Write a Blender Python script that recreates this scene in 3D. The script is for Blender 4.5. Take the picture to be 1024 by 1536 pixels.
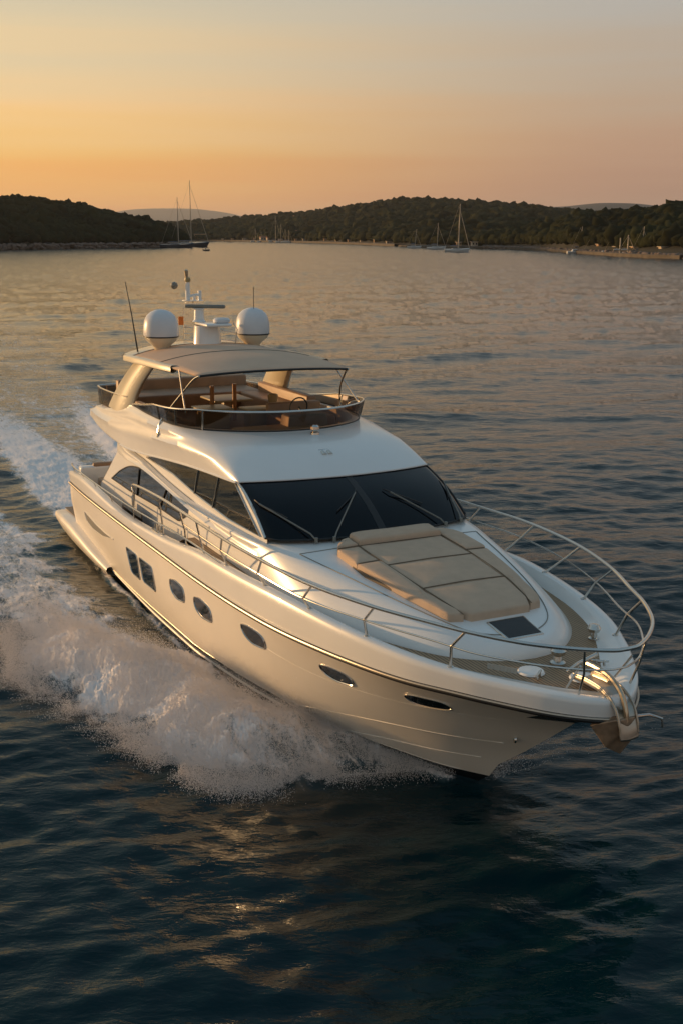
import bpy, math, random
import numpy as np
from mathutils import Vector, Matrix
R = math.radians
for o in list(bpy.data.objects): bpy.data.objects.remove(o)
C = bpy.context.scene.collection
SC = bpy.context.scene

# ------------------------------------------------------------------ camera
CAM_H = 8.142
cam_d = bpy.data.cameras.new('camera'); cam = bpy.data.objects.new('camera', cam_d); C.objects.link(cam)
cam_d.sensor_fit = 'VERTICAL'; cam_d.sensor_height = 24.0; cam_d.lens = 24.0*1652.11/1536
cam_d.clip_start = .1; cam_d.clip_end = 90000
cam.location = (0, 0, CAM_H); cam.rotation_euler = (math.pi/2-.247207, 0, 0)
SC.camera = cam

# ------------------------------------------------------------------ sky and sun
SUN_EL = 5.0
SUN_AZ = 66.0                      # degrees to the left of the view axis
sdir = Vector((-math.sin(R(SUN_AZ))*math.cos(R(SUN_EL)), math.cos(R(SUN_AZ))*math.cos(R(SUN_EL)), math.sin(R(SUN_EL))))
W = bpy.data.worlds.new("World"); SC.world = W; W.use_nodes = True
nt = W.node_tree; nt.nodes.clear()
def wn(t, **k):
    n = nt.nodes.new(t)
    for a_, b_ in k.items(): setattr(n, a_, b_)
    return n
out = wn('ShaderNodeOutputWorld'); bg = wn('ShaderNodeBackground')
sky = wn('ShaderNodeTexSky'); sky.sky_type = 'NISHITA'; sky.sun_disc = False
sky.sun_elevation = R(SUN_EL); sky.sun_rotation = R(-SUN_AZ); sky.air_density = 1.0; sky.dust_density = 3.0; sky.ozone_density = 2.0
# physical sky tinted by the evening haze layers: colour against elevation, once for the sunset side, once for the far side
tc = wn('ShaderNodeTexCoord'); sx = wn('ShaderNodeSeparateXYZ'); nt.links.new(tc.outputs['Generated'], sx.inputs[0])
el = wn('ShaderNodeMath', operation='ARCSINE'); nt.links.new(sx.outputs['Z'], el.inputs[0])
e2 = wn('ShaderNodeMapRange'); e2.inputs['From Min'].default_value = -.1; e2.inputs['From Max'].default_value = 1.5
# slow banding from thin cirrus
cm = wn('ShaderNodeMapping'); cm.inputs['Scale'].default_value = (1.0, 1.0, 24); nt.links.new(tc.outputs['Generated'], cm.inputs[0])
cn = wn('ShaderNodeTexNoise'); cn.inputs['Scale'].default_value = 1.6; cn.inputs['Detail'].default_value = 5; cn.inputs['Roughness'].default_value = .5; nt.links.new(cm.outputs[0], cn.inputs[0])
cb = wn('ShaderNodeMath', operation='MULTIPLY_ADD'); cb.inputs[1].default_value = .12; cb.inputs[2].default_value = -.06
nt.links.new(cn.outputs['Fac'], cb.inputs[0]); cb.inputs[1].default_value = .08; cb.inputs[2].default_value = -.04; ad = wn('ShaderNodeMath', operation='ADD'); nt.links.new(el.outputs[0], ad.inputs[0]); nt.links.new(cb.outputs[0], ad.inputs[1])
nt.links.new(ad.outputs[0], e2.inputs[0])
def ramp(stops):
    r = wn('ShaderNodeValToRGB'); cr = r.color_ramp; cr.interpolation = 'B_SPLINE'
    for i, (deg, c) in enumerate(stops):
        p = (math.radians(deg)+.1)/1.6
        e = cr.elements[i] if i < 2 else cr.elements.new(p)
        e.position = p; e.color = (*c, 1)
    nt.links.new(e2.outputs[0], r.inputs[0]); return r
SUNSIDE = [(-5,(.62,.24,.09)),(90,(.11,.19,.26)),(0.3,(.74,.27,.085)),(1.7,(1.02,.38,.085)),(4.2,(1.2,.60,.15)),(7.3,(.90,.67,.36)),(10.8,(.68,.60,.42)),(14,(.50,.48,.39)),(20,(.34,.38,.38)),(40,(.19,.29,.36))]
FARSIDE = [(-5,(.36,.20,.14)),(90,(.11,.19,.27)),(0.3,(.38,.21,.15)),(1.7,(.42,.23,.16)),(4.2,(.52,.31,.20)),(7.3,(.49,.38,.27)),(10.8,(.47,.46,.43)),(14,(.35,.38,.38)),(20,(.27,.34,.38)),(40,(.18,.28,.36))]
r1, r2 = ramp(SUNSIDE), ramp(FARSIDE)
az = wn('ShaderNodeVectorMath', operation='DOT_PRODUCT'); az.inputs[1].default_value = (-math.sin(R(SUN_AZ)), math.cos(R(SUN_AZ)), 0)
nt.links.new(tc.outputs['Generated'], az.inputs[0])
am = wn('ShaderNodeMapRange', interpolation_type='SMOOTHSTEP'); am.inputs['From Min'].default_value = .12; am.inputs['From Max'].default_value = .72
nt.links.new(az.outputs['Value'], am.inputs[0])
mxa = wn('ShaderNodeMix', data_type='RGBA'); nt.links.new(am.outputs[0], mxa.inputs[0]); nt.links.new(r2.outputs[0], mxa.inputs[6]); nt.links.new(r1.outputs[0], mxa.inputs[7])
skm = wn('ShaderNodeVectorMath', operation='SCALE'); skm.inputs['Scale'].default_value = .05; nt.links.new(sky.outputs[0], skm.inputs[0])
mxb = wn('ShaderNodeMix', data_type='RGBA'); mxb.inputs[0].default_value = .94; nt.links.new(skm.outputs[0], mxb.inputs[6]); nt.links.new(mxa.outputs[2], mxb.inputs[7])
nt.links.new(mxb.outputs[2], bg.inputs[0]); nt.links.new(bg.outputs[0], out.inputs[0]); bg.inputs['Strength'].default_value = 1.06
sl = bpy.data.lights.new('sun', 'SUN'); sl.energy = 4.3; sl.angle = R(.6); sl.color = (1, .60, .27)
so = bpy.data.objects.new('sun', sl); C.objects.link(so)
so.rotation_euler = sdir.to_track_quat('Z', 'Y').to_euler()
SC.view_settings.view_transform = 'Standard'; SC.view_settings.look = 'None'
SC.view_settings.exposure = 0.0; SC.view_settings.gamma = 1.0
SC.cycles.max_bounces = 8; SC.cycles.blur_glossy = 1.0; SC.cycles.transparent_max_bounces = 16; SC.cycles.use_denoising = True

# ------------------------------------------------------------------ materials
def pmat(name, col, rough=.5, metal=0, spec=.5, coat=0, bump=0, bscale=40, var=0, vscale=3, ior=1.5, stretch=(1,1,1), vr=0):
    m = bpy.data.materials.new(name); m.use_nodes = True; n = m.node_tree; b = n.nodes['Principled BSDF']
    b.inputs['Base Color'].default_value = (*col, 1); b.inputs['Roughness'].default_value = rough
    b.inputs['Metallic'].default_value = metal; b.inputs['Specular IOR Level'].default_value = spec
    b.inputs['Coat Weight'].default_value = coat; b.inputs['Coat Roughness'].default_value = .04; b.inputs['IOR'].default_value = ior
    tc = n.nodes.new('ShaderNodeTexCoord'); mp = n.nodes.new('ShaderNodeMapping'); mp.inputs['Scale'].default_value = stretch
    n.links.new(tc.outputs['Object'], mp.inputs[0])
    if var or vr:
        nz = n.nodes.new('ShaderNodeTexNoise'); nz.inputs['Scale'].default_value = vscale; nz.inputs['Detail'].default_value = 5
        n.links.new(mp.outputs[0], nz.inputs['Vector'])
        if var:
            mr = n.nodes.new('ShaderNodeMapRange'); mr.inputs['From Min'].default_value=.3; mr.inputs['From Max'].default_value=.7
            mr.inputs['To Min'].default_value = 1-var; mr.inputs['To Max'].default_value = 1+var
            mx = n.nodes.new('ShaderNodeVectorMath'); mx.operation = 'SCALE'; mx.inputs[0].default_value = col
            n.links.new(nz.outputs['Fac'], mr.inputs[0]); n.links.new(mr.outputs[0], mx.inputs['Scale'])
            n.links.new(mx.outputs[0], b.inputs['Base Color'])
        if vr:
            mr = n.nodes.new('ShaderNodeMapRange'); mr.inputs['To Min'].default_value = rough-vr; mr.inputs['To Max'].default_value = rough+vr
            n.links.new(nz.outputs['Fac'], mr.inputs[0]); n.links.new(mr.outputs[0], b.inputs['Roughness'])
    if bump:
        nb = n.nodes.new('ShaderNodeTexNoise'); nb.inputs['Scale'].default_value = bscale; nb.inputs['Detail'].default_value = 4
        bp = n.nodes.new('ShaderNodeBump'); bp.inputs['Strength'].default_value = bump; bp.inputs['Distance'].default_value = .02
        n.links.new(mp.outputs[0], nb.inputs['Vector']); n.links.new(nb.outputs['Fac'], bp.inputs['Height'])
        n.links.new(bp.outputs[0], b.inputs['Normal'])
    return m
M = {}
M['gel'] = pmat('gelcoat', (.85,.84,.81), .30, coat=.4, var=.02, vscale=1.2, vr=.05, bump=.12, bscale=.9)
M['hull'] = pmat('hull_paint', (.86,.80,.70), .38, coat=.35, var=.03, vscale=.8, vr=.06, bump=.16, bscale=.7)
M['hull'].node_tree.nodes['Principled BSDF'].inputs['Coat Roughness'].default_value = .22
M['boot'] = pmat('boot_stripe', (.012,.012,.013), .25, coat=.3)
M['rubber'] = pmat('rubber', (.015,.014,.013), .5)
M['chrome'] = pmat('stainless_steel', (.66,.63,.58), .24, metal=1, vr=.05, vscale=9)
M['trim'] = pmat('brushed_trim', (.50,.45,.38), .42, metal=1)
M['black'] = pmat('smoked_hatch_glass', (.006,.006,.007), .16, spec=.35)
M['chrome2'] = pmat('polished_steel', (.62,.50,.36), .3, metal=1, vr=.08, vscale=6, bump=.3, bscale=6)
M['glass'] = pmat('dark_glass', (.004,.005,.006), .04, spec=.6, coat=.5, bump=.05, bscale=1.4)
M['wglass'] = pmat('windscreen_glass', (.003,.005,.007), .07, spec=.24, bump=.03, bscale=1.0)
M['cush'] = pmat('cushion_fabric', (.62,.46,.33), .75, spec=.25, bump=.5, bscale=160, var=.06, vscale=5)
M['seam'] = pmat('seam', (.16,.115,.075), .8)
M['canvas'] = pmat('canopy_canvas', (.68,.48,.34), .8, spec=.2, bump=.15, bscale=9, var=.04, vscale=2)
M['dome'] = pmat('radome_plastic', (.72,.72,.73), .35, var=.02, vscale=4)
M['brown'] = pmat('saddle_leather', (.34,.20,.11), .5, bump=.2, bscale=20, var=.15, vscale=3)
M['tan'] = pmat('tan_laminate', (.42,.31,.15), .4, var=.06, vscale=4)
M['amber'] = pmat('amber_wood', (.40,.17,.05), .35, var=.1, vscale=8)
M['flag'] = pmat('flag_cloth', (.55,.16,.03), .8)
M['grey'] = pmat('grey_cowl', (.22,.21,.18), .45)
M['arch'] = pmat('arch_gelcoat', (.72,.64,.48), .3, coat=.4, var=.02)

def teak():
    m = bpy.data.materials.new('teak_planking'); m.use_nodes = True; n = m.node_tree; b = n.nodes['Principled BSDF']
    b.inputs['Roughness'].default_value = .6
    tc = n.nodes.new('ShaderNodeTexCoord'); wv = n.nodes.new('ShaderNodeTexWave'); wv.bands_direction = 'Y'
    wv.inputs['Scale'].default_value = 6.0; wv.inputs['Distortion'].default_value = 0
    rp = n.nodes.new('ShaderNodeValToRGB'); e = rp.color_ramp.elements
    e[0].position=.06; e[0].color=(.03,.02,.014,1); e[1].position=.2; e[1].color=(.56,.36,.20,1)
    nz = n.nodes.new('ShaderNodeTexNoise'); nz.inputs['Scale'].default_value=14; mp=n.nodes.new('ShaderNodeMapping'); mp.inputs['Scale'].default_value=(.3,3,1)
    mx = n.nodes.new('ShaderNodeMix'); mx.data_type='RGBA'; mx.blend_type='MULTIPLY'; mx.inputs[0].default_value=.5
    n.links.new(tc.outputs['Object'], wv.inputs[0]); n.links.new(wv.outputs['Fac'], rp.inputs[0])
    n.links.new(tc.outputs['Object'], mp.inputs[0]); n.links.new(mp.outputs[0], nz.inputs[0])
    n.links.new(rp.outputs[0], mx.inputs[6]); n.links.new(nz.outputs['Fac'], mx.inputs[7]); n.links.new(mx.outputs[2], b.inputs['Base Color'])
    return m
M['teak'] = teak()
def tinted():
    m = bpy.data.materials.new('tinted_acrylic'); m.use_nodes = True; n = m.node_tree; n.nodes.clear()
    o = n.nodes.new('ShaderNodeOutputMaterial'); t = n.nodes.new('ShaderNodeBsdfTransparent'); g = n.nodes.new('ShaderNodeBsdfGlossy')
    mx = n.nodes.new('ShaderNodeMixShader'); f = n.nodes.new('ShaderNodeFresnel'); f.inputs[0].default_value = 1.5
    t.inputs[0].default_value = (.30,.20,.13,1); g.inputs['Roughness'].default_value = .05; g.inputs[0].default_value=(.9,.9,.9,1)
    n.links.new(f.outputs[0], mx.inputs[0]); n.links.new(t.outputs[0], mx.inputs[1]); n.links.new(g.outputs[0], mx.inputs[2]); n.links.new(mx.outputs[0], o.inputs[0])
    return m
M['tint'] = tinted()

# ------------------------------------------------------------------ helpers
def link(name, me, mats, parent=None, smooth=True, angle=None):
    o = bpy.data.objects.new(name, me); C.objects.link(o)
    if not isinstance(mats, (list, tuple)): mats = [mats]
    for m in mats: me.materials.append(m)
    if smooth: me.shade_smooth()
    if angle is not None: me.set_sharp_from_angle(angle=R(angle))
    if parent is not None: o.parent = parent
    return o
def mesh(name, V, F, mats, parent=None, smooth=True, angle=35, mi=None):
    me = bpy.data.meshes.new(name); me.from_pydata([tuple(map(float, v)) for v in V], [], F); me.validate(); me.update()
    o = link(name, me, mats, parent, smooth, angle if smooth else None)
    if mi is not None:
        me.polygons.foreach_set('material_index', np.array(mi, dtype=np.int32)[:len(me.polygons)])
    return o
class MB:
    def __init__(s): s.V = []; s.F = []; s.I = []
    def add(s, V, F, i=0):
        k = len(s.V); s.V += [tuple(map(float, v)) for v in V]; s.F += [tuple(a+k for a in f) for f in F]; s.I += [i]*len(F); return s
    def grid(s, G, i=0, closeu=False, closev=False, flip=False):
        nu, nv = len(G), len(G[0]); V = [p for r in G for p in r]; F = []
        for a in range(nu if closeu else nu-1):
            for b in range(nv if closev else nv-1):
                f = (a*nv+b, a*nv+(b+1)%nv, ((a+1)%nu)*nv+(b+1)%nv, ((a+1)%nu)*nv+b)
                F.append(f[::-1] if flip else f)
        return s.add(V, F, i)
    def tube(s, P, r, n=8, i=0, cap=True):
        P = [Vector(p) for p in P]; G = []; up = None
        for k, p in enumerate(P):
            d = (P[min(k+1, len(P)-1)]-P[max(k-1, 0)]).normalized()
            if up is None: up = d.orthogonal().normalized()
            up = (up-d*up.dot(d)).normalized(); w = d.cross(up)
            rr = r[k] if isinstance(r, (list, tuple)) else r
            G.append([p+(up*math.cos(2*math.pi*j/n)+w*math.sin(2*math.pi*j/n))*rr for j in range(n)])
        k = len(s.V); s.grid(G, i, closev=True)
        if cap:
            s.F.append(tuple(k+j for j in range(n))[::-1]); s.F.append(tuple(k+(len(P)-1)*n+j for j in range(n))); s.I += [i, i]
        return s
    def box(s, c, d, i=0, rot=0, taper=1.0):
        V = []
        for z in (-1, 1):
            t = taper if z > 0 else 1
            for x, y in ((-1,-1),(1,-1),(1,1),(-1,1)):
                X = x*d[0]/2*t; Y = y*d[1]/2*t
                V.append((c[0]+X*math.cos(rot)-Y*math.sin(rot), c[1]+X*math.sin(rot)+Y*math.cos(rot), c[2]+z*d[2]/2))
        return s.add(V, [(0,3,2,1),(4,5,6,7),(0,1,5,4),(1,2,6,5),(2,3,7,6),(3,0,4,7)], i)
    def lathe(s, prof, c=(0,0,0), n=32, i=0):
        G = [[(c[0]+r*math.cos(2*math.pi*j/n), c[1]+r*math.sin(2*math.pi*j/n), c[2]+z) for j in range(n)] for r, z in prof]
        return s.grid(G, i, closev=True, flip=True)
    def prism(s, poly, z0, z1, i=0):
        n = len(poly)
        V = [(p[0], p[1], z0 if not callable(z0) else z0(*p)) for p in poly]+[(p[0], p[1], z1 if not callable(z1) else z1(*p)) for p in poly]
        F = [tuple(range(n))[::-1], tuple(range(n, 2*n))]+[(k, (k+1)%n, n+(k+1)%n, n+k) for k in range(n)]
        return s.add(V, F, i)
    def build(s, name, mats, parent=None, smooth=True, angle=35, bevel=0, seg=3):
        o = mesh(name, s.V, s.F, mats, parent, smooth, None if bevel else angle, s.I if isinstance(mats, (list, tuple)) else None)
        if bevel:
            b = o.modifiers.new('bevel', 'BEVEL'); b.width = bevel; b.segments = seg; b.limit_method = 'ANGLE'; b.angle_limit = R(30)
            b.harden_normals = False
        return o
def tag(o, label=None, cat=None, group=None, kind=None):
    if label: o['label'] = label
    if cat: o['category'] = cat
    if group: o['group'] = group
    if kind: o['kind'] = kind
    return o
def empty(name, loc=(0,0,0), rot=(0,0,0), parent=None):
    o = bpy.data.objects.new(name, None); C.objects.link(o); o.location = loc; o.rotation_euler = rot; o.parent = parent; o.empty_display_size = .3
    return o
def pchip(xk, yk, x):
    xk = np.asarray(xk, float); yk = np.asarray(yk, float); x = np.asarray(x, float)
    h = np.diff(xk); d = np.diff(yk)/h; m = np.zeros_like(yk)
    for k in range(1, len(yk)-1):
        if d[k-1]*d[k] > 0:
            w1 = 2*h[k]+h[k-1]; w2 = h[k]+2*h[k-1]; m[k] = (w1+w2)/(w1/d[k-1]+w2/d[k])
    m[0] = d[0]; m[-1] = d[-1]
    i = np.clip(np.searchsorted(xk, x)-1, 0, len(h)-1); t = (x-xk[i])/h[i]; hh = h[i]
    return (2*t**3-3*t**2+1)*yk[i]+(t**3-2*t**2+t)*hh*m[i]+(-2*t**3+3*t**2)*yk[i+1]+(t**3-t**2)*hh*m[i+1]
def crv(P, n=6, cat=True):
    """smooth curve through control points, n samples per span"""
    P = np.array(P, float); N = len(P); out = []
    Q = np.vstack([2*P[0]-P[1], P, 2*P[-1]-P[-2]])
    for k in range(N-1):
        p0, p1, p2, p3 = Q[k:k+4]
        for t in np.arange(n)/n:
            if cat:
                out.append(.5*((2*p1)+(-p0+p2)*t+(2*p0-5*p1+4*p2-p3)*t*t+(-p0+3*p1-3*p2+p3)*t**3))
    out.append(P[-1]); return np.array(out)
def mir(P): return [(p[0], -p[1], p[2]) for p in P]
def T(xs, ys): return lambda x: pchip(xs, ys, x)

# ================================================================== MOTOR YACHT (frame: x forward, y port, z up)
BX, BY, PSI, ROLL = -5.07863, 29.67679, -1.099013, -.0109
YM = Matrix.Translation((BX, BY, 0)) @ Matrix.Rotation(PSI, 4, 'Z') @ Matrix.Rotation(ROLL, 4, 'X')
Y = empty('motor_yacht', (BX, BY, 0), (ROLL, 0, PSI))
tag(Y, 'large white flybridge motor yacht with tan sunpad and two radomes, speeding through foam', 'yacht')

# --- hull control net
RX = np.array([-.5,2,5,8,10.3,12.2,13.8,15.4,16.5,17.30,17.75,18.32,18.64,18.81,18.87])
RY = np.array([2.28,2.45,2.5,2.5,2.5,2.46,2.37,2.12,1.81,1.42,1.14,.74,.43,.19,0])
RZ = np.array([1.61,1.74,1.81,1.86,1.91,1.97,2.05,2.13,2.17,2.2,2.2,2.2,2.2,2.2,2.2])
NS = 6
def spl(A):
    k = np.arange(len(A)); return pchip(k, A, np.linspace(0, len(A)-1, (len(A)-1)*NS+1))
rx, ry, rz = spl(RX), spl(RY), spl(RZ)
# smooth the nose as a true curve
pR = crv(np.stack([RX, RY, RZ], 1), NS); rx, ry, rz = pR[:,0], np.maximum(pR[:,1], 0), pR[:,2]
f01 = (rx-rx[0])/(rx[-1]-rx[0])
def row(xe, yx, yy, z, x0=-.5):
    x = x0+(xe-x0)*f01; y = pchip(yx, yy, x); y = np.maximum(y, 0); y[-1] = 0
    zz = pchip(z[0], z[1], x) if isinstance(z, tuple) else np.full_like(x, z)
    return np.stack([x, y, zz], 1)
rows = [
 row(15.35, [-.5,6,10,13,15.35],[0,0,0,0,0], ([-.5,11,13.5,15.35],[-.8,-.9,-.85,-.6])),
 row(15.6, [-.5,4,8,10,12,14,15,15.6],[1.95,2.1,2.1,1.85,1.35,.55,.2,0], ([-.5,12,14.5,15.6],[-.25,-.25,-.3,-.3])),
 row(15.95,[-.5,2.5,5,7.2,9.2,10.3,11.6,12.8,13.7,14.7,15.4,15.95],[2.0,2.1,2.2,2.25,2.22,2.1,1.88,1.56,1.2,.72,.38,0], ([-.5,12.5,15.95],[.0,.0,.0])),
 row(16.12,[-.5,2.5,5,7.2,9.2,10.3,11.6,12.8,13.7,14.7,15.5,16.12],[2.08,2.19,2.29,2.33,2.31,2.2,2.0,1.68,1.33,.86,.46,0], ([-.5,2.5,5,9,12,13.5,16.12],[.10,.14,.22,.32,.30,.16,.12])),
 row(16.35,[-.5,2.5,5,7.2,9.2,10.3,11.6,12.8,13.7,14.7,15.5,16.35],[2.16,2.28,2.37,2.40,2.38,2.30,2.13,1.86,1.54,1.08,.66,0], ([-.5,9,12,16.35],[.38,.50,.48,.42])),
 row(16.97,[-.5,4,8,10.3,12,13,14,15,16,16.97],[2.24,2.42,2.46,2.42,2.26,2.06,1.78,1.36,.78,0], .9),
 row(17.5,[-.5,4,8,10.3,12,13,14,15,16,17,17.5],[2.28,2.46,2.49,2.47,2.37,2.23,2.0,1.66,1.16,.45,0], ([-.5,4,17.5],[1.15,1.28,1.34])),
 row(18.02,[-.5,4,8,10.3,12,13,14,15,16,17,17.6,18.02],[2.29,2.48,2.50,2.49,2.43,2.33,2.16,1.9,1.5,.90,.44,0], ([-.5,4,12,18.02],[1.4,1.55,1.65,1.78])),
 np.stack([rx, ry, rz], 1)]
NR = len(rows)
hb = MB()
for s in (-1, 1):
    G = [[(p[0], s*p[1], p[2]) for p in r] for r in rows]
    n = len(G[0])
    for a in range(NR-1):
        V = list(G[a])+list(G[a+1]); F = []; I = []
        for k in range(n-1):
            f = (k, k+1, n+k+1, n+k); F.append(f if s < 0 else f[::-1])
        kk = len(hb.V); hb.V += V; hb.F += [tuple(q+kk for q in f) for f in F]
        for k in range(n-1):
            cx = (G[a][k][0]+G[a+1][k+1][0])/2
            hb.I.append(1 if a <= 2 else (1 if (a == NR-2 and cx > 17.98) else 0))
tr = [(r[0][0], -r[0][1], r[0][2]) for r in rows]+[(r[0][0], r[0][1], r[0][2]) for r in rows[::-1]]
hb.add(tr, [tuple(range(len(tr)))], 0)
hull = hb.build('hull', [M['hull'], M['boot']], Y, angle=50)
def merge(o, d=.0005):
    import bmesh
    b = bmesh.new(); b.from_mesh(o.data); bmesh.ops.remove_doubles(b, verts=b.verts, dist=d)
    bmesh.ops.recalc_face_normals(b, faces=b.faces); b.to_mesh(o.data); b.free()
merge(hull)
# hull surface lookup: y for given x,z
def hull_y(x, z):
    ys = []; zs = []
    for r in rows[1:]:
        if x <= r[-1][0]:
            ys.append(np.interp(x, r[:,0], r[:,1])); zs.append(np.interp(x, r[:,0], r[:,2]))
        else:
            ys.append(0); zs.append(np.interp(x, r[:,0], r[:,2]))
    return float(np.interp(z, zs, ys))

for s in (-1, 1):
    for pts, r_ in (([(2.5,.10),(6,.14),(9,.17),(11,.16),(13,.10)],.035), ([(12.4,1.50),(13.3,1.43),(14.3,1.40),(15.4,1.44),(16.4,1.52),(17.3,1.62)],.007),
                   ([(12.9,.36),(14.2,.66),(15.2,.84),(16.0,.93),(16.8,1.02)],.009), ([(13.9,.20),(14.8,.36),(15.6,.46),(16.2,.52)],.009)):
        c_ = crv([(p[0], p[1], 0) for p in pts], 8); MB().tube([(p[0], s*(hull_y(p[0], p[1])-r_*.25), p[1]) for p in c_], r_, 8).build('spray_rail' if r_ > .008 else 'hull_crease', M['hull'], Y)
# --- bulwark: rub line -> cap -> inner wall
CZ = [1.92,2.12,2.05,2.20,2.44,2.53,2.60,2.57,2.53,2.49,2.48,2.47,2.46,2.46,2.46]
def off(px, py, d):
    """offset plan curve inward by d"""
    P = np.stack([px, py], 1); t = np.gradient(P, axis=0); t /= np.linalg.norm(t, axis=1)[:,None]+1e-9
    n = np.stack([t[:,1], -t[:,0]], 1); n[:,] *= np.sign(-(n[:, 1:2])+1e-9) if False else 1
    Q = P+n*d[:,None] if hasattr(d, '__len__') else P+n*d
    return Q
cz = pchip(np.arange(15), CZ, np.linspace(0, 14, len(rx)))
bul = [np.stack([rx, ry, rz], 1)]
for d, fz in ((-.012, .3), (-.02, .7), (-.015, .95), (.012, 1.0), (.10, 1.015), (.15, .99)):
    q = off(rx, ry, np.full(len(rx), d)); z = rz+(cz-rz)*fz
    q[:,1] = np.maximum(q[:,1], 0); q[-1,1] = 0; bul.append(np.stack([q[:,0], q[:,1], z], 1))
dz = np.where(rx < 7.6, 1.66, np.where(rx < 9.0, 1.66+.68*(rx-7.6)/1.4, np.where(rx < 10.5, 2.34+.04*(rx-9)/1.5, 2.38)))
dinn = np.interp(rx, [0, 13, 15.5, 16.6, 17.5, 18.87], [.17, .18, .24, .32, .42, .48])
for dd, fz in ((.3, .55), (1.0, .0)):
    q = off(rx, ry, .15+(dinn-.15)*dd+.0); z = np.minimum(cz*.98, dz+(cz-dz)*fz)
    q[:,1] = np.maximum(q[:,1], 0); q[-1,1] = 0; bul.append(np.stack([q[:,0], q[:,1], z], 1))
bb = MB()
for s in (-1, 1):
    bb.grid([[(p[0], s*p[1], p[2]) for p in r] for r in bul], 0, flip=(s > 0))
bulwark = bb.build('bulwark', M['gel'], Y, angle=60); merge(bulwark, .002)
# --- rubbing strake
stk = [(p[0], p[1], p[2]) for p in bul[0]]
path = [(a, -b-.005, c-.02) for a, b, c in stk]+[(a, b+.005, c-.02) for a, b, c in stk[::-1][1:]]
MB().tube(path, .042, 8).build('rub_rail', M['rubber'], Y)
path2 = [(a+.0, -b-.045, c+.008) for a, b, c in stk[:-10]]+[(a+.04*(k/9), -b-.045*(1-k/9), c+.008) for k, (a, b, c) in enumerate(stk[-10:])]
path2 += [(a, -b, c) for a, b, c in path2[::-1][1:]]
MB().tube(path2, .018, 8).build('rub_rail_trim', M['trim'], Y)
# knuckle line just over boot stripe: thin steel pinstripe
for s in (-1, 1):
    MB().tube([(p[0], s*(p[1]+.006), p[2]+.01) for p in rows[3][6:70:2]], .009, 5).build('boot_top_line', M['trim'], Y)

# --- decks
inner = bul[-1]
def strip_deck(x0, x1, z, name, mat, extra=.0, n=40):
    xs = np.linspace(x0, x1, n); G = []
    for x in xs:
        h = float(np.interp(x, inner[:,0], inner[:,1]))+extra
        G.append([(x, h*t, z) for t in np.linspace(-1, 1, 5)])
    return MB().grid(G).build(name, mat, Y)
strip_deck(9.0, 18.42, 2.384, 'teak_deck', M['teak'], .01, 80)
strip_deck(2.4, 7.7, 1.665, 'teak_side_deck', M['teak'], .02)
strip_deck(-.5, 2.5, 1.25, 'cockpit_sole', M['teak'], .02)
for s in (-1, 1):
    MB().add([(7.6,s*2.0,1.66),(7.6,s*2.4,1.66),(9.05,s*2.4,2.38),(9.05,s*2.0,2.38)], [(0,1,2,3)]).build('deck_ramp', M['teak'], Y)
# transom inner / cockpit furniture
m_ = MB(); m_.box((-.35,0,1.6),(.3,4.1,.9)); m_.build('transom_bench', M['gel'], Y, bevel=.06)
MB().box((-.05,0,1.62),(.5,3.2,.22)).build('cockpit_seat_cushion', M['cush'], Y, bevel=.05)
MB().box((-.3,0,1.98),(.16,3.4,.3)).build('cockpit_backrest', M['brown'], Y, bevel=.05)
for k, (xx, yy) in enumerate(((.35,-1.1),(.5,-.2),(.35,.8))):
    MB().tube([(xx,yy,1.6),(xx,yy,2.25),(xx+.02,yy,2.5)], .035, 8).build('mooring_post', M['chrome'], Y)
t_ = MB(); t_.box((1.2,.2,1.95),(.8,1.5,.05)); t_.tube([(1.2,.2,1.25),(1.2,.2,1.95)], .06); t_.build('cockpit_table', M['amber'], Y)

# --- swim platform with side wing
sp = MB()
G = []
for x, h, z0, z1 in ((-2.25,2.28,.28,.44),(-2.15,2.36,.22,.47),(-1.2,2.40,.14,.50),(-.2,2.42,.10,.50),(.8,2.43,.08,.44),(2.0,2.42,.06,.34),(3.2,2.36,.04,.22)):
    G.append([(x,-h+.3,z0-.1),(x,-h+.02,z0),(x,-h-.02,(z0+z1)/2),(x,-h,z1-.03),(x,-h+.06,z1),(x,-1.5,z1+.02 if x<0 else z1),
              (x,0,z1+.03 if x<0 else z1),(x,1.5,z1+.02 if x<0 else z1),(x,h-.06,z1),(x,h,z1-.03),(x,h+.02,(z0+z1)/2),(x,h-.02,z0),(x,h-.3,z0-.1)])
sp.grid(G, closev=True); k = len(G[0]); sp.F.append(tuple(range(k))); sp.I.append(0)
sp.build('swim_platform', M['hull'], Y, angle=60)
strip = MB().box((-1.35,0,.537),(1.5,4.2,.012)).build('platform_teak', M['teak'], Y)

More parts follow.
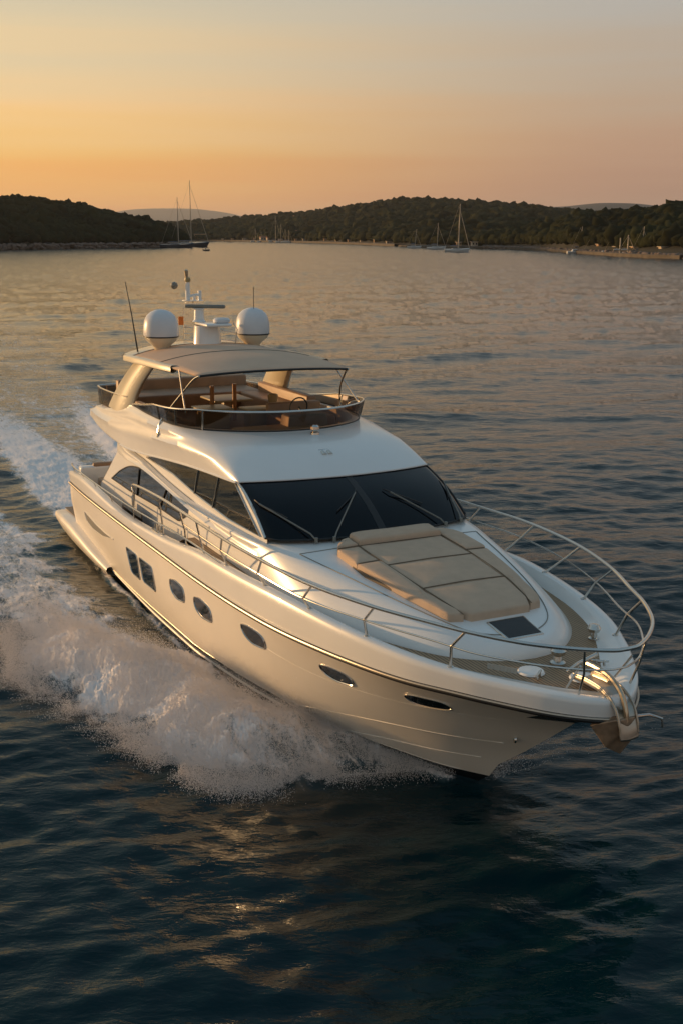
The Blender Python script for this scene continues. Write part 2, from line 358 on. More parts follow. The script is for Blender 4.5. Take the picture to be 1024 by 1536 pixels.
# --- hull windows
def patch(poly, off_=.012, rings=3, rnd=.0):
    """window patch that follows the hull side; poly in (x,z)"""
    P = np.array(poly, float); c = P.mean(0)
    cc = np.vstack([P, P[:1]]); pts = []
    for k in range(len(P)):
        a, b, d = P[k-1], P[k], P[(k+1) % len(P)]
        for t in (.0, .33, .66, 1.0):
            e0 = b+(a-b)*min(.48, .11/np.linalg.norm(a-b)); e1 = b+(d-b)*min(.48, .11/np.linalg.norm(d-b))
            pts.append((1-t)**2*e0+2*t*(1-t)*b+t*t*e1)
    return np.array(pts), c
def hull_window(poly, s, frame=M['chrome'], name='hull_window', glass=M['glass']):
    pts, c = patch(poly); n = len(pts); V = []; F = []
    for q in (0, .35, .7, 1.0):
        for p in pts:
            g = c+(p-c)*q if q > 0 else c
            V.append((g[0], s*(hull_y(g[0], g[1])+.006), g[1]))
    for a in range(3):
        for k in range(n): F.append((a*n+k, a*n+(k+1) % n, (a+1)*n+(k+1) % n, (a+1)*n+k))
    if s > 0: F = [f[::-1] for f in F]
    w = mesh(name, V, F, glass, Y)
    fr = MB(); pp = [(p[0], s*(hull_y(p[0], p[1])+.008), p[1]) for p in c+(pts-c)*1.03]; fr.tube(pp+[pp[0]], .013, 6, cap=False)
    fr.build('window_frame', frame, w)
    return w
WIN = [[(5.42,1.33),(6.25,1.34),(6.31,.79),(5.65,.77)], [(6.43,1.35),(7.34,1.37),(7.47,.86),(6.57,.83)],
 [(8.51,1.45),(8.85,1.52),(9.27,1.50),(9.36,1.40),(9.35,1.20),(8.87,1.14),(8.58,1.22)],
 [(9.90,1.49),(10.23,1.56),(10.69,1.52),(10.79,1.41),(10.77,1.24),(10.25,1.19),(9.96,1.28)],
 [(12.10,1.66),(12.44,1.71),(12.82,1.69),(12.92,1.58),(12.86,1.42),(12.41,1.39),(12.17,1.48)],
 [(14.40,1.68),(14.66,1.73),(14.96,1.71),(15.06,1.62),(15.02,1.49),(14.63,1.46),(14.44,1.53)],
 [(15.97,1.67),(16.15,1.71),(16.52,1.72),(16.61,1.67),(16.58,1.58),(16.31,1.53),(16.06,1.53),(15.99,1.58)]]
for s in (-1, 1):
    for w in WIN: hull_window(w, s)
    hull_window([(1.3,1.22),(1.7,1.20),(2.6,1.17),(3.5,1.18),(4.3,1.22),(3.2,1.02),(2.1,.93),(1.42,.97)], s, M['hull'], 'air_intake', M['grey'])
mb_ = MB(); mb_.lathe([(.0,.03),(.05,.03),(.06,.0)], n=14)
ft = mb_.build('stem_eye', M['chrome'], Y); ft.location = (17.05, -.235, 1.18); ft.rotation_euler = (R(90), 0, R(-25))

# --- coachroof / foredeck trunk
bx_ = [8.6,11.0,12.3,13.4,14.5,15.55,16.35,16.82,17.04,17.1]; by_ = [2.12,2.12,2.13,2.10,1.93,1.62,1.22,.78,.36,0]
tx_ = [8.6,11.0,12.3,13.4,14.3,15.4,16.2,16.68,16.93,17.0]; ty_ = [2.03,2.03,1.97,1.78,1.56,1.24,.94,.60,.28,0]
tz_ = [3.02,3.02,3.05,2.97,2.9,2.79,2.69,2.62,2.6,2.59]
pb = crv(np.stack([bx_, by_, [2.2]*10], 1), 6); pt = crv(np.stack([tx_, ty_, tz_], 1), 6)
tk = MB()
def lerp(a, b, t): return a+(b-a)*t
for s in (-1, 1):
    L = [pb, pb*1.0, lerp(pb, pt, .5), lerp(pb, pt, .85), pt]
    L[1] = pb.copy(); L[1][:,2] = 2.40
    m = lerp(L[1], pt, .5); m[:,1] += .035; m[:,0] += .02*f01[:len(m)] if len(m) <= len(f01) else 0; L[2] = m
    m = lerp(L[1], pt, .88); m[:,1] += .035; L[3] = m
    for q, dzz in ((.93, .025), (.8, .03), (.5, .045), (0, .06)):
        w = pt.copy(); w[:,1] *= q; w[:,2] += dzz*np.clip((17.0-w[:,0])/1.0, 0, 1); L.append(w)
    for l in L: l[:,1] = np.maximum(l[:,1], 0); l[-1,1] = 0
    tk.grid([[(p[0], s*p[1], p[2]) for p in l] for l in L], flip=(s > 0))
coach = tk.build('coachroof', M['gel'], Y, angle=60); merge(coach, .002)
def top_z(x, y=0):
    z = float(np.interp(x, pt[:,0], pt[:,2])); h = float(np.interp(x, pt[:,0], pt[:,1]))+1e-3
    return z+float(np.interp(abs(y)/h, [0,.5,.8,.93,1],[.06,.045,.03,.025,0]))*min(1, max(0, 17-x))
# moulded panel line round the sun pad
PL = crv([(13.0,-1.72),(14.3,-1.42),(15.5,-1.1),(16.4,-.72),(16.72,-.2),(16.74,.2),(16.4,.72),(15.5,1.1),(14.3,1.42),(13.0,1.72)], 8)
MB().tube([(p[0], p[1], top_z(p[0], p[1])+.004) for p in PL], .009, 5).build('deck_moulding', M['grey'], Y)
MB().tube([(12.98, y, top_z(12.98, y)+.004) for y in np.linspace(-1.72, 1.72, 14)], .007, 5).build('deck_moulding', M['grey'], Y)

# --- sun pad
pad = MB()
outline = [(13.25,-1.17),(13.0,-.95),(12.93,-.5),(12.93,.5),(13.0,.95),(13.25,1.25),(14.3,1.16),(15.3,.96),(15.94,.78),(16.12,.48),(16.14,-.46),(15.98,-.80),(15.3,-1.0),(14.3,-1.22)]
padm = pad.prism(outline, lambda x, y: top_z(x, y)-.03, lambda x, y: top_z(x, y)+.05).build('sun_pad', M['seam'], Y, bevel=.02)
def cushion(poly, h=.125, inset=.010, puff=.012, name='cushion'):
    P = np.array(poly, float); c = P.mean(0); dens = []
    for k in range(len(P)):
        a, b = P[k], P[(k+1) % len(P)]; n = max(2, int(np.linalg.norm(b-a)/.08))
        for t in np.arange(n)/n: dens.append(a+(b-a)*t)
    D = np.array(dens); r = np.linalg.norm(D-c, axis=1)[:,None]; n = len(D); V = []; F = []
    prof = [(.0, .0), (.0, h*.72), (.006, h*.86), (.018, h*.96), (.035, h), (.12, h+puff*.6), (.3, h+puff)]
    for d, z in prof:
        Q = c+(D-c)*np.clip(1-(d+inset)/np.maximum(r*.75, .05), 0, 1)
        for q in Q: V.append((q[0], q[1], top_z(q[0], q[1])+z))
    V.append((c[0], c[1], top_z(*c)+h+puff)); L = len(prof)
    for a in range(L-1):
        for k in range(n): F.append((a*n+k, a*n+(k+1) % n, (a+1)*n+(k+1) % n, (a+1)*n+k))
    for k in range(n): F.append(((L-1)*n+k, (L-1)*n+(k+1) % n, L*n))
    o = mesh(name, V, F, M['cush'], padm, angle=70); merge(o, .0001)
    return o
def cl(x): return -.92+(x-13.4)*.09 if x > 13.4 else -.92
ys_l = lambda x: -np.interp(x, [13.0,14.6,15.3,16.2],[.80,.80,.74,.68])
ys_r = lambda x: np.interp(x, [13.0,14.6,15.3,16.2],[.80,.80,.74,.60])
def ox(x, s):
    return s*float(np.interp(x, [13.0,13.25,14.3,15.3,16.02,16.2],[.97,1.21,1.19,1.02,.84,.7]))
cushion([(12.93,-.80),(12.90,0),(12.93,.80),(13.30,.80),(13.33,0),(13.30,-.80)], h=.22, puff=.03)
cushion([(13.30,-.8),(13.33,0),(13.30,.8),(14.25,.80),(14.25,-.80)])
cushion([(14.25,-.8),(14.25,.8),(15.25,.745),(15.25,-.745)])
cushion([(15.25,-.745),(15.25,.745),(16.0,.64),(16.24,.52),(16.27,0),(16.24,-.52),(16.0,-.69)])
cushion([(12.95,-.80),(13.30,-.80),(13.30,-1.2),(13.12,-1.1),(12.98,-.95)], h=.165)
cushion([(13.30,-.8),(14.0,-.8),(14.0,-1.21),(13.30,-1.2)])
cushion([(14.0,-.8),(15.25,-.745),(16.0,-.69),(16.2,-.62),(16.14,-.82),(16.02,-.87),(15.3,-1.04),(14.0,-1.21)])
cushion([(12.95,.8),(12.98,.98),(13.12,1.15),(13.30,1.24),(14.05,1.20),(14.05,.80)], h=.15)
cushion([(14.05,.8),(14.05,1.2),(15.3,1.02),(16.02,.84),(16.16,.76),(16.2,.55),(16.0,.62),(15.25,.745)])
def pipe(P, dz):
    P = crv([(p[0], p[1], 0) for p in P], 8); MB().tube([(p[0], p[1], top_z(p[0], p[1])+dz-.003) for p in P], .007, 6).build('piping', M['seam'], padm)
pipe([(13.315,-.80),(13.335,0),(13.315,.80)], .128); pipe([(14.25,-.8),(14.25,.8)], .128); pipe([(15.25,-.745),(15.25,.745)], .128)
pipe([(12.95,-.80),(14.0,-.8),(15.25,-.745),(16.2,-.64)], .128); pipe([(12.95,.8),(14.05,.80),(15.25,.745),(16.2,.56)], .128)
pipe([(14.0,-.80),(14.0,-1.18)], .122); pipe([(14.05,.8),(14.05,1.17)], .122); pipe([(13.30,-.8),(13.30,-1.17)], .128)
# --- deck hatch
hq = [(16.36,-.28),(16.33,.30),(16.78,.27),(16.80,-.30)]
hq = [(16.33,-.33),(16.33,.33),(16.86,.31),(16.86,-.31)]
ht = MB().prism(hq, lambda x, y: top_z(x, y)-.02, lambda x, y: top_z(x, y)+.02).build('deck_hatch', M['chrome'], Y, bevel=.012)
hi = [(16.36,-.295),(16.36,.295),(16.83,.28),(16.83,-.28)]
MB().prism(hi, lambda x, y: top_z(x, y)+.01, lambda x, y: top_z(x, y)+.026).build('hatch_glass', M['black'], ht)

# --- deckhouse
XA = 1.9
def hs(x, z):      # half width of the deckhouse at x, z
    return float(np.interp(z, [1.6,3.1,3.85],[2.07,2.0,1.93]))-max(0, (x-11.2))*.02
dh = MB()
for s in (-1, 1):
    G = []
    for t in np.linspace(0, 1, 40):
        colm = []
        for z in (1.62,2.0,2.4,2.8,3.05,3.12,3.3,3.5,3.7,3.86):
            xa = float(np.interp(z, [1.6,2.0,2.6,3.3,3.86],[1.75,1.8,2.6,3.6,4.2])); xf = float(np.interp(z, [1.6,3.12,3.86],[12.3,12.24,10.78]))
            x = xa+(xf-xa)*t; colm.append((x, s*(hs(x, z)), z))
        G.append(colm)
    dh.grid(G, flip=(s < 0))
dh.add([(1.75,-2.07,1.62),(1.8,-2.06,2.0),(2.6,-2.03,2.6),(3.6,-1.98,3.3),(4.2,-1.93,3.86),(4.2,1.93,3.86),(3.6,1.98,3.3),(2.6,2.03,2.6),(1.8,2.06,2.0),(1.75,2.07,1.62)],
       [tuple(range(10))])
deckhouse = dh.build('deckhouse', M['gel'], Y, angle=50)
# sculpted ribbon running from the aft wing down over the saloon window into the foredeck
for s in (-1, 1):
    A = crv([(3.3,2.04,3.45),(4.3,2.06,3.34),(5.6,2.07,3.27),(7.1,2.08,3.13),(8.8,2.09,3.02),(10.6,2.08,3.0),(11.8,2.05,3.03),(12.6,1.98,3.02)], 8)
    B = crv([(3.2,2.04,3.05),(4.3,2.08,3.08),(5.6,2.10,3.10),(7.1,2.11,3.03),(8.8,2.13,2.88),(10.6,2.12,2.78),(11.8,2.12,2.72),(12.6,2.08,2.70)], 8)
    rb = MB(); G = []
    for t, o_, in ((0,-.06),(.04,.01),(.16,.045),(.34,.035),(.5,.01),(.66,.03),(.84,.05),(.96,.02),(1,-.06)):
        q_ = lerp(A, B, t); e_ = np.clip(np.minimum(np.arange(len(q_))/8, (len(q_)-1-np.arange(len(q_)))/12), 0, 1)
        G.append([(p[0], s*(p[1]+(o_+.05)*e-.05), p[2]) for p, e in zip(q_, e_)])
    rb.grid(G, flip=(s > 0)).build('side_ribbon', M['gel'], Y, angle=70)
# --- side windows
def side_win(poly, s, name, o_=.012, bars=(), corner=.09, frame=M['chrome']):
    P = np.array(poly, float); c = P.mean(0); V = []; n = len(P)
    import mathutils
    for p in P: V.append((p[0], s*(hs(p[0], p[1])+o_), p[1]))
    w = mesh(name, V, [tuple(range(n)) if s < 0 else tuple(range(n))[::-1]], M['glass'], Y, smooth=False)
    pp = V+[V[0]]
    MB().tube(pp, .016, 6, cap=False).build('window_frame', frame, w)
    for a, b in bars:
        MB().tube([(a[0], s*(hs(*a)+o_+.012), a[1]), (b[0], s*(hs(*b)+o_+.012), b[1])], .018, 6).build('window_bar', frame if len(bars) < 3 else M['chrome'], w)
    return w
low = list(crv([(2.88,2.36),(3.7,2.72),(4.6,2.97),(5.8,3.05),(7.0,3.0),(8.72,2.86)], 6))+[(7.82,2.44),(6.5,2.44),(4.42,2.36)]
upw = list(crv([(5.6,3.36),(6.5,3.56),(7.4,3.66),(8.9,3.77),(9.9,3.79),(10.74,3.80)], 6))+[(12.0,3.12),(10.6,3.10),(8.84,3.19),(7.4,3.33)]
for s in (-1, 1):
    side_win(low, s, 'saloon_window', .02, bars=[((5.0,2.38),(5.15,3.0)),((6.6,2.42),(7.1,2.97))], frame=M['rubber'])
    side_win(upw, s, 'side_window', .02, bars=[((8.75,3.2),(8.9,3.76)),((9.78,3.14),(9.98,3.78))])
# --- windscreen
Tc = crv([(10.82,-1.935,3.83),(10.99,-1.8,3.84),(11.22,-1.1,3.86),(11.34,-.35,3.87),(11.34,.35,3.87),(11.22,1.1,3.86),(10.99,1.8,3.84),(10.82,1.935,3.83)], 6)
Bc = crv([(12.2,-2.0,3.13),(12.44,-1.8,3.13),(12.64,-1.2,3.13),(12.74,-.4,3.13),(12.74,.4,3.13),(12.64,1.2,3.13),(12.44,1.8,3.13),(12.2,2.0,3.13)], 6)
ws = MB(); G = []
for t in np.linspace(0, 1, 9):
    g = lerp(Tc, Bc, t); b = .05*math.sin(math.pi*t); g = g+np.array([b, 0, b*1.2]); G.append([tuple(p) for p in g])
windscreen = ws.grid(G, flip=True).build('windscreen', M['wglass'], Y)
def wsp(u, v, d=.02):   # point on the windscreen, u across 0..1, v down 0..1
    k = u*(len(Tc)-1); i = min(int(k), len(Tc)-2); f = k-i; b = .05*math.sin(math.pi*v)
    a = lerp(Tc[i], Tc[i+1], f); c = lerp(Bc[i], Bc[i+1], f); p = lerp(a, c, v); return (p[0]+b+d*.45, p[1], p[2]+b*1.2+d*.9)
MB().tube([tuple(p+np.array([.01,0,.012])) for p in Bc], .02, 6).build('windscreen_seal', M['rubber'], windscreen)
for s, u in ((-1, 0), (1, 1)):
    MB().tube([wsp(u, v, .012) for v in np.linspace(0, 1, 8)], .024, 6).build('windscreen_pillar', M['chrome'] if s < 0 else M['rubber'], windscreen)
for u in (.5,):
    g = MB(); L1 = [wsp(u-.013, v, .004) for v in np.linspace(0,1,8)]; L2 = [wsp(u+.013, v, .004) for v in np.linspace(0,1,8)]
    g.grid([L1, L2]).build('windscreen_mullion', M['rubber'], windscreen)
def wiper(u0, u1, v1, px):
    a = wsp(u0, 1.0, .03); a = (a[0]+.05, a[1], a[2]-.02); b = wsp(u1, v1, .05)
    w = MB(); w.tube([a, (lerp(a[0],b[0],.1), lerp(a[1],b[1],.1), a[2]+.10), b], .014, 6)
    w.tube([(a[0], a[1], a[2]-.03), (a[0], a[1], a[2]+.05)], .03, 10)
    c = wsp(u1+px*.015, v1-.08, .03); d = wsp(u1-px*.03+ (u0-u1)*.45, v1+.42*(1-v1), .03)
    w2 = w.build('wiper', M['grey'], windscreen); MB().tube([c, b, d], .013, 5).build('wiper_blade', M['rubber'], windscreen)
wiper(.27, .10, .46, -1); wiper(.33, .47, .36, 1); wiper(.73, .60, .42, -1); wiper(.82, .91, .42, 1)

# --- flybridge body
FB = [(.82,2.0,3.62),(2.4,2.14,3.50),(4.2,2.18,3.42),(5.6,2.14,3.47),(7.0,2.11,3.6),(8.6,2.07,3.73),(9.8,2.02,3.79),(10.78,1.97,3.83),(10.99,1.84,3.85),(11.24,1.12,3.87),(11.36,.36,3.88),(11.38,0,3.88)]
FT = [(1.35,1.80,3.95),(2.4,1.88,4.06),(3.6,1.93,4.24),(4.6,1.99,4.36),(5.8,2.06,4.37),(6.9,2.09,4.38),(7.7,2.04,4.38),(8.25,1.86,4.38),(8.72,1.56,4.39),(9.13,1.08,4.4),(9.35,.5,4.4),(9.4,0,4.4)]
FBc, FTc = crv(FB, 8), crv(FT, 8)
fl = MB()
frt = np.clip((np.arange(len(FBc))-40)/30, 0, 1)[:,None]         # 0 on the side, 1 on the front brow
for s in (-1, 1):
    L = []
    for t in (0,.03,.1,.2,.32,.45,.58,.7,.8,.9,.96,1):
        g = lerp(FBc, FTc, t).copy()
        bulge = math.sin(math.pi*t)
        side = (1-frt[:,0])
        crease = .05*math.exp(-((t-.45)/.09)**2)-.035*math.exp(-((t-.62)/.07)**2)+.045*math.exp(-((t-.8)/.08)**2)
        g[:,1] += side*(.10*bulge+crease)+frt[:,0]*.03*bulge
        g[:,2] += frt[:,0]*.13*bulge+side*.04*bulge
        g[:,0] += frt[:,0]*.10*bulge
        g[-1,1] = 0; g[:,1] = np.maximum(g[:,1], 0); L.append(g)
    c1 = FTc.copy(); c1[:,2] += .02; c1[:,1] *= .975; c1[:,0] -= .03*frt[:,0]; L.append(c1)
    c2 = c1.copy(); c2[:,1] *= .955; c2[:,0] -= .12*frt[:,0]; L.append(c2)
    c3 = c2.copy(); c3[:,2] = 3.92; L.append(c3)
    fl.grid([[(p[0], s*p[1], p[2]) for p in l] for l in L], flip=(s > 0))
    # underside
    u = FBc.copy(); u2 = u.copy(); u2[:,1] = 0
    fl.grid([[(p[0], s*p[1], p[2]+(.0)) for p in l] for l in (u, u2)], flip=(s < 0))
# aft face of the wing
a = [(l[0][0], l[0][1], l[0][2]) for l in L]
fl.add([(p[0], -p[1], p[2]) for p in a]+[(p[0], p[1], p[2]) for p in a[::-1]], [tuple(range(2*len(a)))])
fly = fl.build('flybridge', M['gel'], Y, angle=60); merge(fly, .002)
g = MB(); xs = np.linspace(1.0, 9.2, 40)
g.grid([[(x, y*float(np.interp(x, FTc[:,0], FTc[:,1]))*.98, 3.97) for y in (-1,0,1)] for x in xs]).build('flybridge_sole', M['brown'], Y)
# aft lower wing lip highlight edge
for s in (-1, 1):
    MB().tube([(p[0], s*(p[1]+.01), p[2]) for p in FBc[16:58]], .02, 6).build('roof_gutter', M['gel'], Y)
# --- flybridge wind deflector
K0 = 24
base = FTc[K0:].copy(); top = base.copy()
hgt = np.interp(np.arange(len(base)), [0,14,34,len(base)-1],[.03,.30,.42,.42])
fr2 = np.clip((np.arange(len(base))-14)/26, 0, 1)
top[:,2] += hgt; top[:,1] += .07*hgt/.42*(1-.5*fr2); top[:,0] += .13*fr2; top[-1,1] = 0
full = lambda c: [(p[0], -p[1], p[2]) for p in c]+[(p[0], p[1], p[2]) for p in c[::-1][1:]]
bs = full(base+np.array([.0,0,.022])); tp = full(top)
defl = MB().grid([bs, tp]).build('wind_deflector', M['tint'], Y)
MB().tube(tp, .020, 8).build('deflector_rail', M['chrome'], defl)
nT = len(bs)
for k in (16, 25, 36, nT-37, nT-26, nT-17):
    b0, t0 = Vector(bs[k]), Vector(tp[k]); MB().tube([b0, t0], .022, 6).build('deflector_post', M['chrome'], defl)
MB().tube([(p[0], p[1], p[2]) for p in bs], .014, 6).build('deflector_seal', M['rubber'], defl)
# aft fly rail
ra = crv([(4.2,-1.98,4.52),(3.0,-1.97,4.45),(1.4,-1.88,4.40),(1.05,-1.6,4.40),(1.0,0,4.40),(1.05,1.6,4.40),(1.4,1.88,4.40),(3.0,1.97,4.45),(4.2,1.98,4.52)], 8)
rail = MB().tube([tuple(p) for p in ra], .02, 8).build('flybridge_rail', M['chrome'], Y)
for k in range(4, len(ra)-4, 5):
    p = ra[k]; MB().tube([tuple(p), (p[0]+.02, p[1]*.985, 3.93)], .014, 6).build('rail_post', M['chrome'], rail)
lo = ra.copy(); lo[:,2] = np.maximum(3.96, ra[:,2]-.40)
MB().grid([[tuple(p) for p in ra-np.array([0,0,.03])], [tuple(p) for p in lo]]).build('rail_glass', M['tint'], rail)

# --- flybridge furniture
def seat(x0, x1, y0, y1, h=.42, back=None, mat='brown', name='settee'):
    s_ = MB(); s_.box(((x0+x1)/2, (y0+y1)/2, 3.97+h/2), (x1-x0, y1-y0, h))
    if back:
        bx0, bx1, by0, by1, bh = back; s_.box(((bx0+bx1)/2, (by0+by1)/2, 3.97+bh/2), (bx1-bx0, by1-by0, bh))
    return s_.build(name, M[mat], Y, bevel=.045)
seat(3.3,6.2,1.15,1.80, .40, (3.3,6.2,1.62,1.85,.62))
seat(2.0,3.3,-1.6,1.75, .40, (1.9,2.15,-1.6,1.8,.66))
seat(4.6,7.3,-1.88,-1.45,.38, (4.6,7.3,-1.93,-1.78,.5))
seat(6.9,7.7,.35,1.6,.40,(6.75,6.95,.35,1.6,.62), 'brown')
seat(7.9,8.75,-.9,.9,.33,None,'tan','console_top')
t_ = MB(); t_.box((4.7,.25,4.42),(1.0,.95,.05)); t_.box((4.7,.25,4.19),(.2,.2,.42)); t_.build('dinette_table', M['tan'], Y, bevel=.02)
t_ = MB(); t_.box((5.9,-.55,4.40),(.75,.75,.05)); t_.box((5.9,-.55,4.18),(.55,.6,.40)); t_.build('wet_bar', M['tan'], Y, bevel=.02)
t_ = MB(); t_.box((6.35,.35,4.40),(.6,.7,.05)); t_.box((6.35,.35,4.18),(.45,.5,.40)); t_.build('wet_bar', M['tan'], Y, bevel=.02)
for q in ((5.2,.25,.16),(5.35,-.35,.16)):
    MB().tube([(q[0],q[1],3.97),(q[0],q[1],4.82)], .05, 10).build('wooden_post', M['amber'], Y)
b_ = MB(); b_.lathe([(0,0),(.09,0),(.12,.22),(.10,.24),(0,.2)], (5.9,.9,4.40), 16); b_.build('ice_bucket', M['tan'], Y)
# helm
h_ = MB(); h_.box((8.1,.65,4.25),(.5,1.0,.55),taper=.85); h_.build('helm_console', M['grey'], Y, bevel=.04)
h_ = MB(); h_.tube([(7.82+.03*math.sin(a), .65+.2*math.cos(a), 4.62+.2*math.sin(a)) for a in np.linspace(0, 2*math.pi, 20)], .016, 6, cap=False)
h_.tube([(7.84,.65,4.62),(8.0,.65,4.5)], .02); h_.build('steering_wheel', M['rubber'], Y)

# --- arch legs
for s in (-1, 1):
    G = []
    for t in np.linspace(0, 1, 12):
        xr = lerp(2.65, 4.35, t)+.12*math.sin(math.pi*t)*-1; xf = lerp(4.25, 5.55, t)-.12*math.sin(math.pi*t)*1.6
        z = lerp(4.10, 5.42, t); y = lerp(1.96, 1.72, t**1.3); w = lerp(.13, .10, t)
        G.append([(xr, s*(y-w*.3), z),(xr+.08, s*(y+w*.5), z),((xr+xf)/2, s*(y+w*.75), z),(xf-.1, s*(y+w*.5), z),(xf, s*(y-.02), z),(xf-.08, s*(y-w), z),((xr+xf)/2, s*(y-w*1.1), z),(xr+.08, s*(y-w*.9), z)])
    MB().grid(G, closev=True, flip=(s > 0)).build('arch_leg', M['arch'], Y, angle=60)

# --- hardtop / canopy
ct = MB(); G = []
for k, t in enumerate(np.linspace(0, 1, 22)):
    x = lerp(3.75, 8.12, t); hw = np.interp(t, [0,.2,.6,1],[1.88,1.9,1.84,1.66]); ez = np.interp(t, [0,.3,.7,1],[5.40,5.44,5.46,5.42]); cr = np.interp(t, [0,.3,.8,1],[.24,.25,.17,.06])
    r_ = []
    for u in np.linspace(-1, 1, 21):
        xx = x+(.07*(1-u*u))*t-.10*(1-u*u)*(1-t)
        r_.append((xx, hw*u, ez+cr*(1-abs(u)**2.4)))
    G.append(r_)
ct.grid(G, flip=True)
canopy = ct.build('canopy', M['canvas'], Y, angle=80)
so_ = canopy.modifiers.new('thick', 'SOLIDIFY'); so_.thickness = .035; so_.offset = -1
# seams, front hem and the white aft frame
for kk in (11,):
    MB().tube([tuple(np.array(p)+np.array([0,0,.004])) for p in G[kk]], .008, 5).build('canopy_seam', M['seam'], canopy)
MB().tube([(p[0], p[1], p[2]-.02) for p in G[-1]], .024, 8).build('canopy_hoop', M['rubber'], canopy)
fr = MB()
for s in (0, -1):
    P = [np.array(g[s]) for g in G]; sg = -1 if s == 0 else 1
    fr.grid([[tuple(p+np.array([0, sg*.03*w[0], w[1]])) for p in P[:16]] for w in ((-6,.03),(0,.035),(1,0),(1,-.10),(-1,-.13),(-3,-.10),(-6,.03))], flip=(sg > 0))
fr.grid([[tuple(np.array(p)+np.array([w[0], 0, w[1]])) for p in G[0]] for w in ((.45,.03),(0,.05),(-.14,0),(-.14,-.08),(0,-.12),(.45,-.05))], flip=False)
fr.build('hardtop_frame', M['arch'], Y, angle=60)
def strut(P, name='canopy_strut', r=.02): MB().tube([tuple(p) for p in crv(P, 6)], r, 8).build(name, M['chrome'], Y)
for s in (-1, 1):
    strut([(8.14,s*1.64,5.41),(7.9,s*1.70,5.30),(7.45,s*1.82,4.94),(7.1,s*2.0,4.55),(7.05,s*2.14,4.34),(7.1,s*2.2,4.12)])
    strut([(7.2,s*1.74,5.44),(7.65,s*1.84,5.05),(8.1,s*1.93,4.68)], r=.016)
    MB().tube([(7.1,s*2.21,4.06),(7.1,s*2.19,4.15)], .026, 8).build('strut_foot', M['chrome'], Y)

# --- radomes
for s in (-1, 1):
    d = MB(); d.lathe([(0,.79),(.12,.775),(.23,.73),(.32,.65),(.375,.54),(.395,.42),(.402,.33),(.402,.22),(.394,.19)], (4.2, s*1.13, 5.68), 40)
    rd = d.build('radome', M['dome'], Y, angle=80)
    MB().lathe([(.394,.19),(.404,.185),(.404,.165),(.385,.16)], (4.2, s*1.13, 5.68), 40).build('radome_band', M['rubber'], rd)
    MB().lathe([(.382,.16),(.34,.08),(.22,-.02),(.17,-.08),(.16,-.16),(.22,-.22)], (4.2, s*1.13, 5.68), 32).build('radome_base', M['arch'], rd)
# --- mast
ms = MB(); ms.lathe([(.36,5.55),(.33,5.65),(.30,6.05),(.30,6.08)], (4.15,0,0), 28)
mast = ms.build('radar_mast', M['gel'], Y)
p_ = MB(); p_.box((4.3,.1,6.11),(.85,.62,.07)); p_.build('mast_platform', M['gel'], mast, bevel=.03)
p_ = MB(); p_.lathe([(.16,6.15),(.12,6.2),(.11,6.42),(.15,6.46)], (3.95,-.12,0), 20); p_.build('scanner_pedestal', M['gel'], mast)
sc_ = MB(); sc_.box((4.05,0,6.505),(.15,.95,.085), rot=R(-32)); sc_.build('radar_scanner', M['grey'], mast, bevel=.035)
sc_ = MB(); sc_.lathe([(.0,6.27),(.16,6.26),(.2,6.22),(.2,6.17),(.17,6.15)], (4.45,.25,0), 20); sc_.build('satellite_puck', M['dome'], mast)
q_ = MB(); X0, Y0 = 3.35, -.05
q_.lathe([(.26,6.60),(.26,6.615),(0,6.62)], (X0,Y0,0), 20); q_.lathe([(.20,6.55),(.2,6.56),(0,6.56)], (X0,Y0,0), 20)
q_.tube([(X0,Y0,6.40),(X0,Y0,6.62)], .02)
q_.tube([(X0,Y0-.12,6.62),(X0,Y0-.12,6.78),(X0,Y0-.12,7.04)], [.055,.06,.045], 12); q_.tube([(X0,Y0-.12,6.70),(X0+.1,Y0+.14,6.76)], .03); q_.tube([(X0+.1,Y0+.14,6.6),(X0+.1,Y0+.14,6.84)], .045, 10); q_.tube([(X0-.05,Y0+.05,6.6),(X0-.05,Y0+.05,6.74)], .04, 8)
q_.build('light_mast', M['gel'], mast)
MB().lathe([(0,-.07),(.06,-.05),(.075,0),(.06,.05),(0,.07)], (X0,Y0-.12,7.09), 16).build('camera_head', M['tan'], mast)
MB().tube([(X0,Y0-.14,7.13),(X0,Y0-.15,7.30),(X0,Y0-.15,7.33)], [.035,.05,.02], 12).build('anchor_light', M['chrome2'], mast)
MB().lathe([(0,-.09),(.07,-.06),(.09,0),(.07,.06),(0,.09)], (X0-.25,Y0-.37,6.95), 18).build('radar_reflector', M['grey'], mast)
MB().box((3.55,-.42,6.15),(.02,.13,.2)).build('pennant', M['flag'], mast)
w_ = MB(); w_.tube([(3.55,-.36,5.6),(3.55,-.36,6.46)], .012, 6)
for z in (5.7,5.85,6.0): w_.tube([(3.55,-.36,z),(3.8,-.2,z)], .01, 5)
w_.build('mast_halyard', M['chrome'], mast); w_ = MB(); w_.tube([(4.5,.55,5.6),(4.55,.6,6.0),(4.5,.52,6.15)], .012, 6); w_.tube([(4.3,.3,5.95),(4.55,.6,5.92)], .01, 5); w_.tube([(4.3,.3,5.75),(4.55,.6,5.72)], .01, 5); w_.tube([(4.5,.52,6.1),(4.5,.52,6.4)], .006, 5)
w_.build('mast_halyard', M['chrome'], mast)
MB().tube([(4.0,-1.62,5.40),(3.72,-1.66,6.3),(3.42,-1.70,7.06)], [.022,.014,.008], 6).build('whip_antenna', M['rubber'], Y)
MB().tube([(4.35,1.1,6.45),(4.35,1.1,6.95)], .008, 6).build('whip_antenna', M['rubber'], Y)

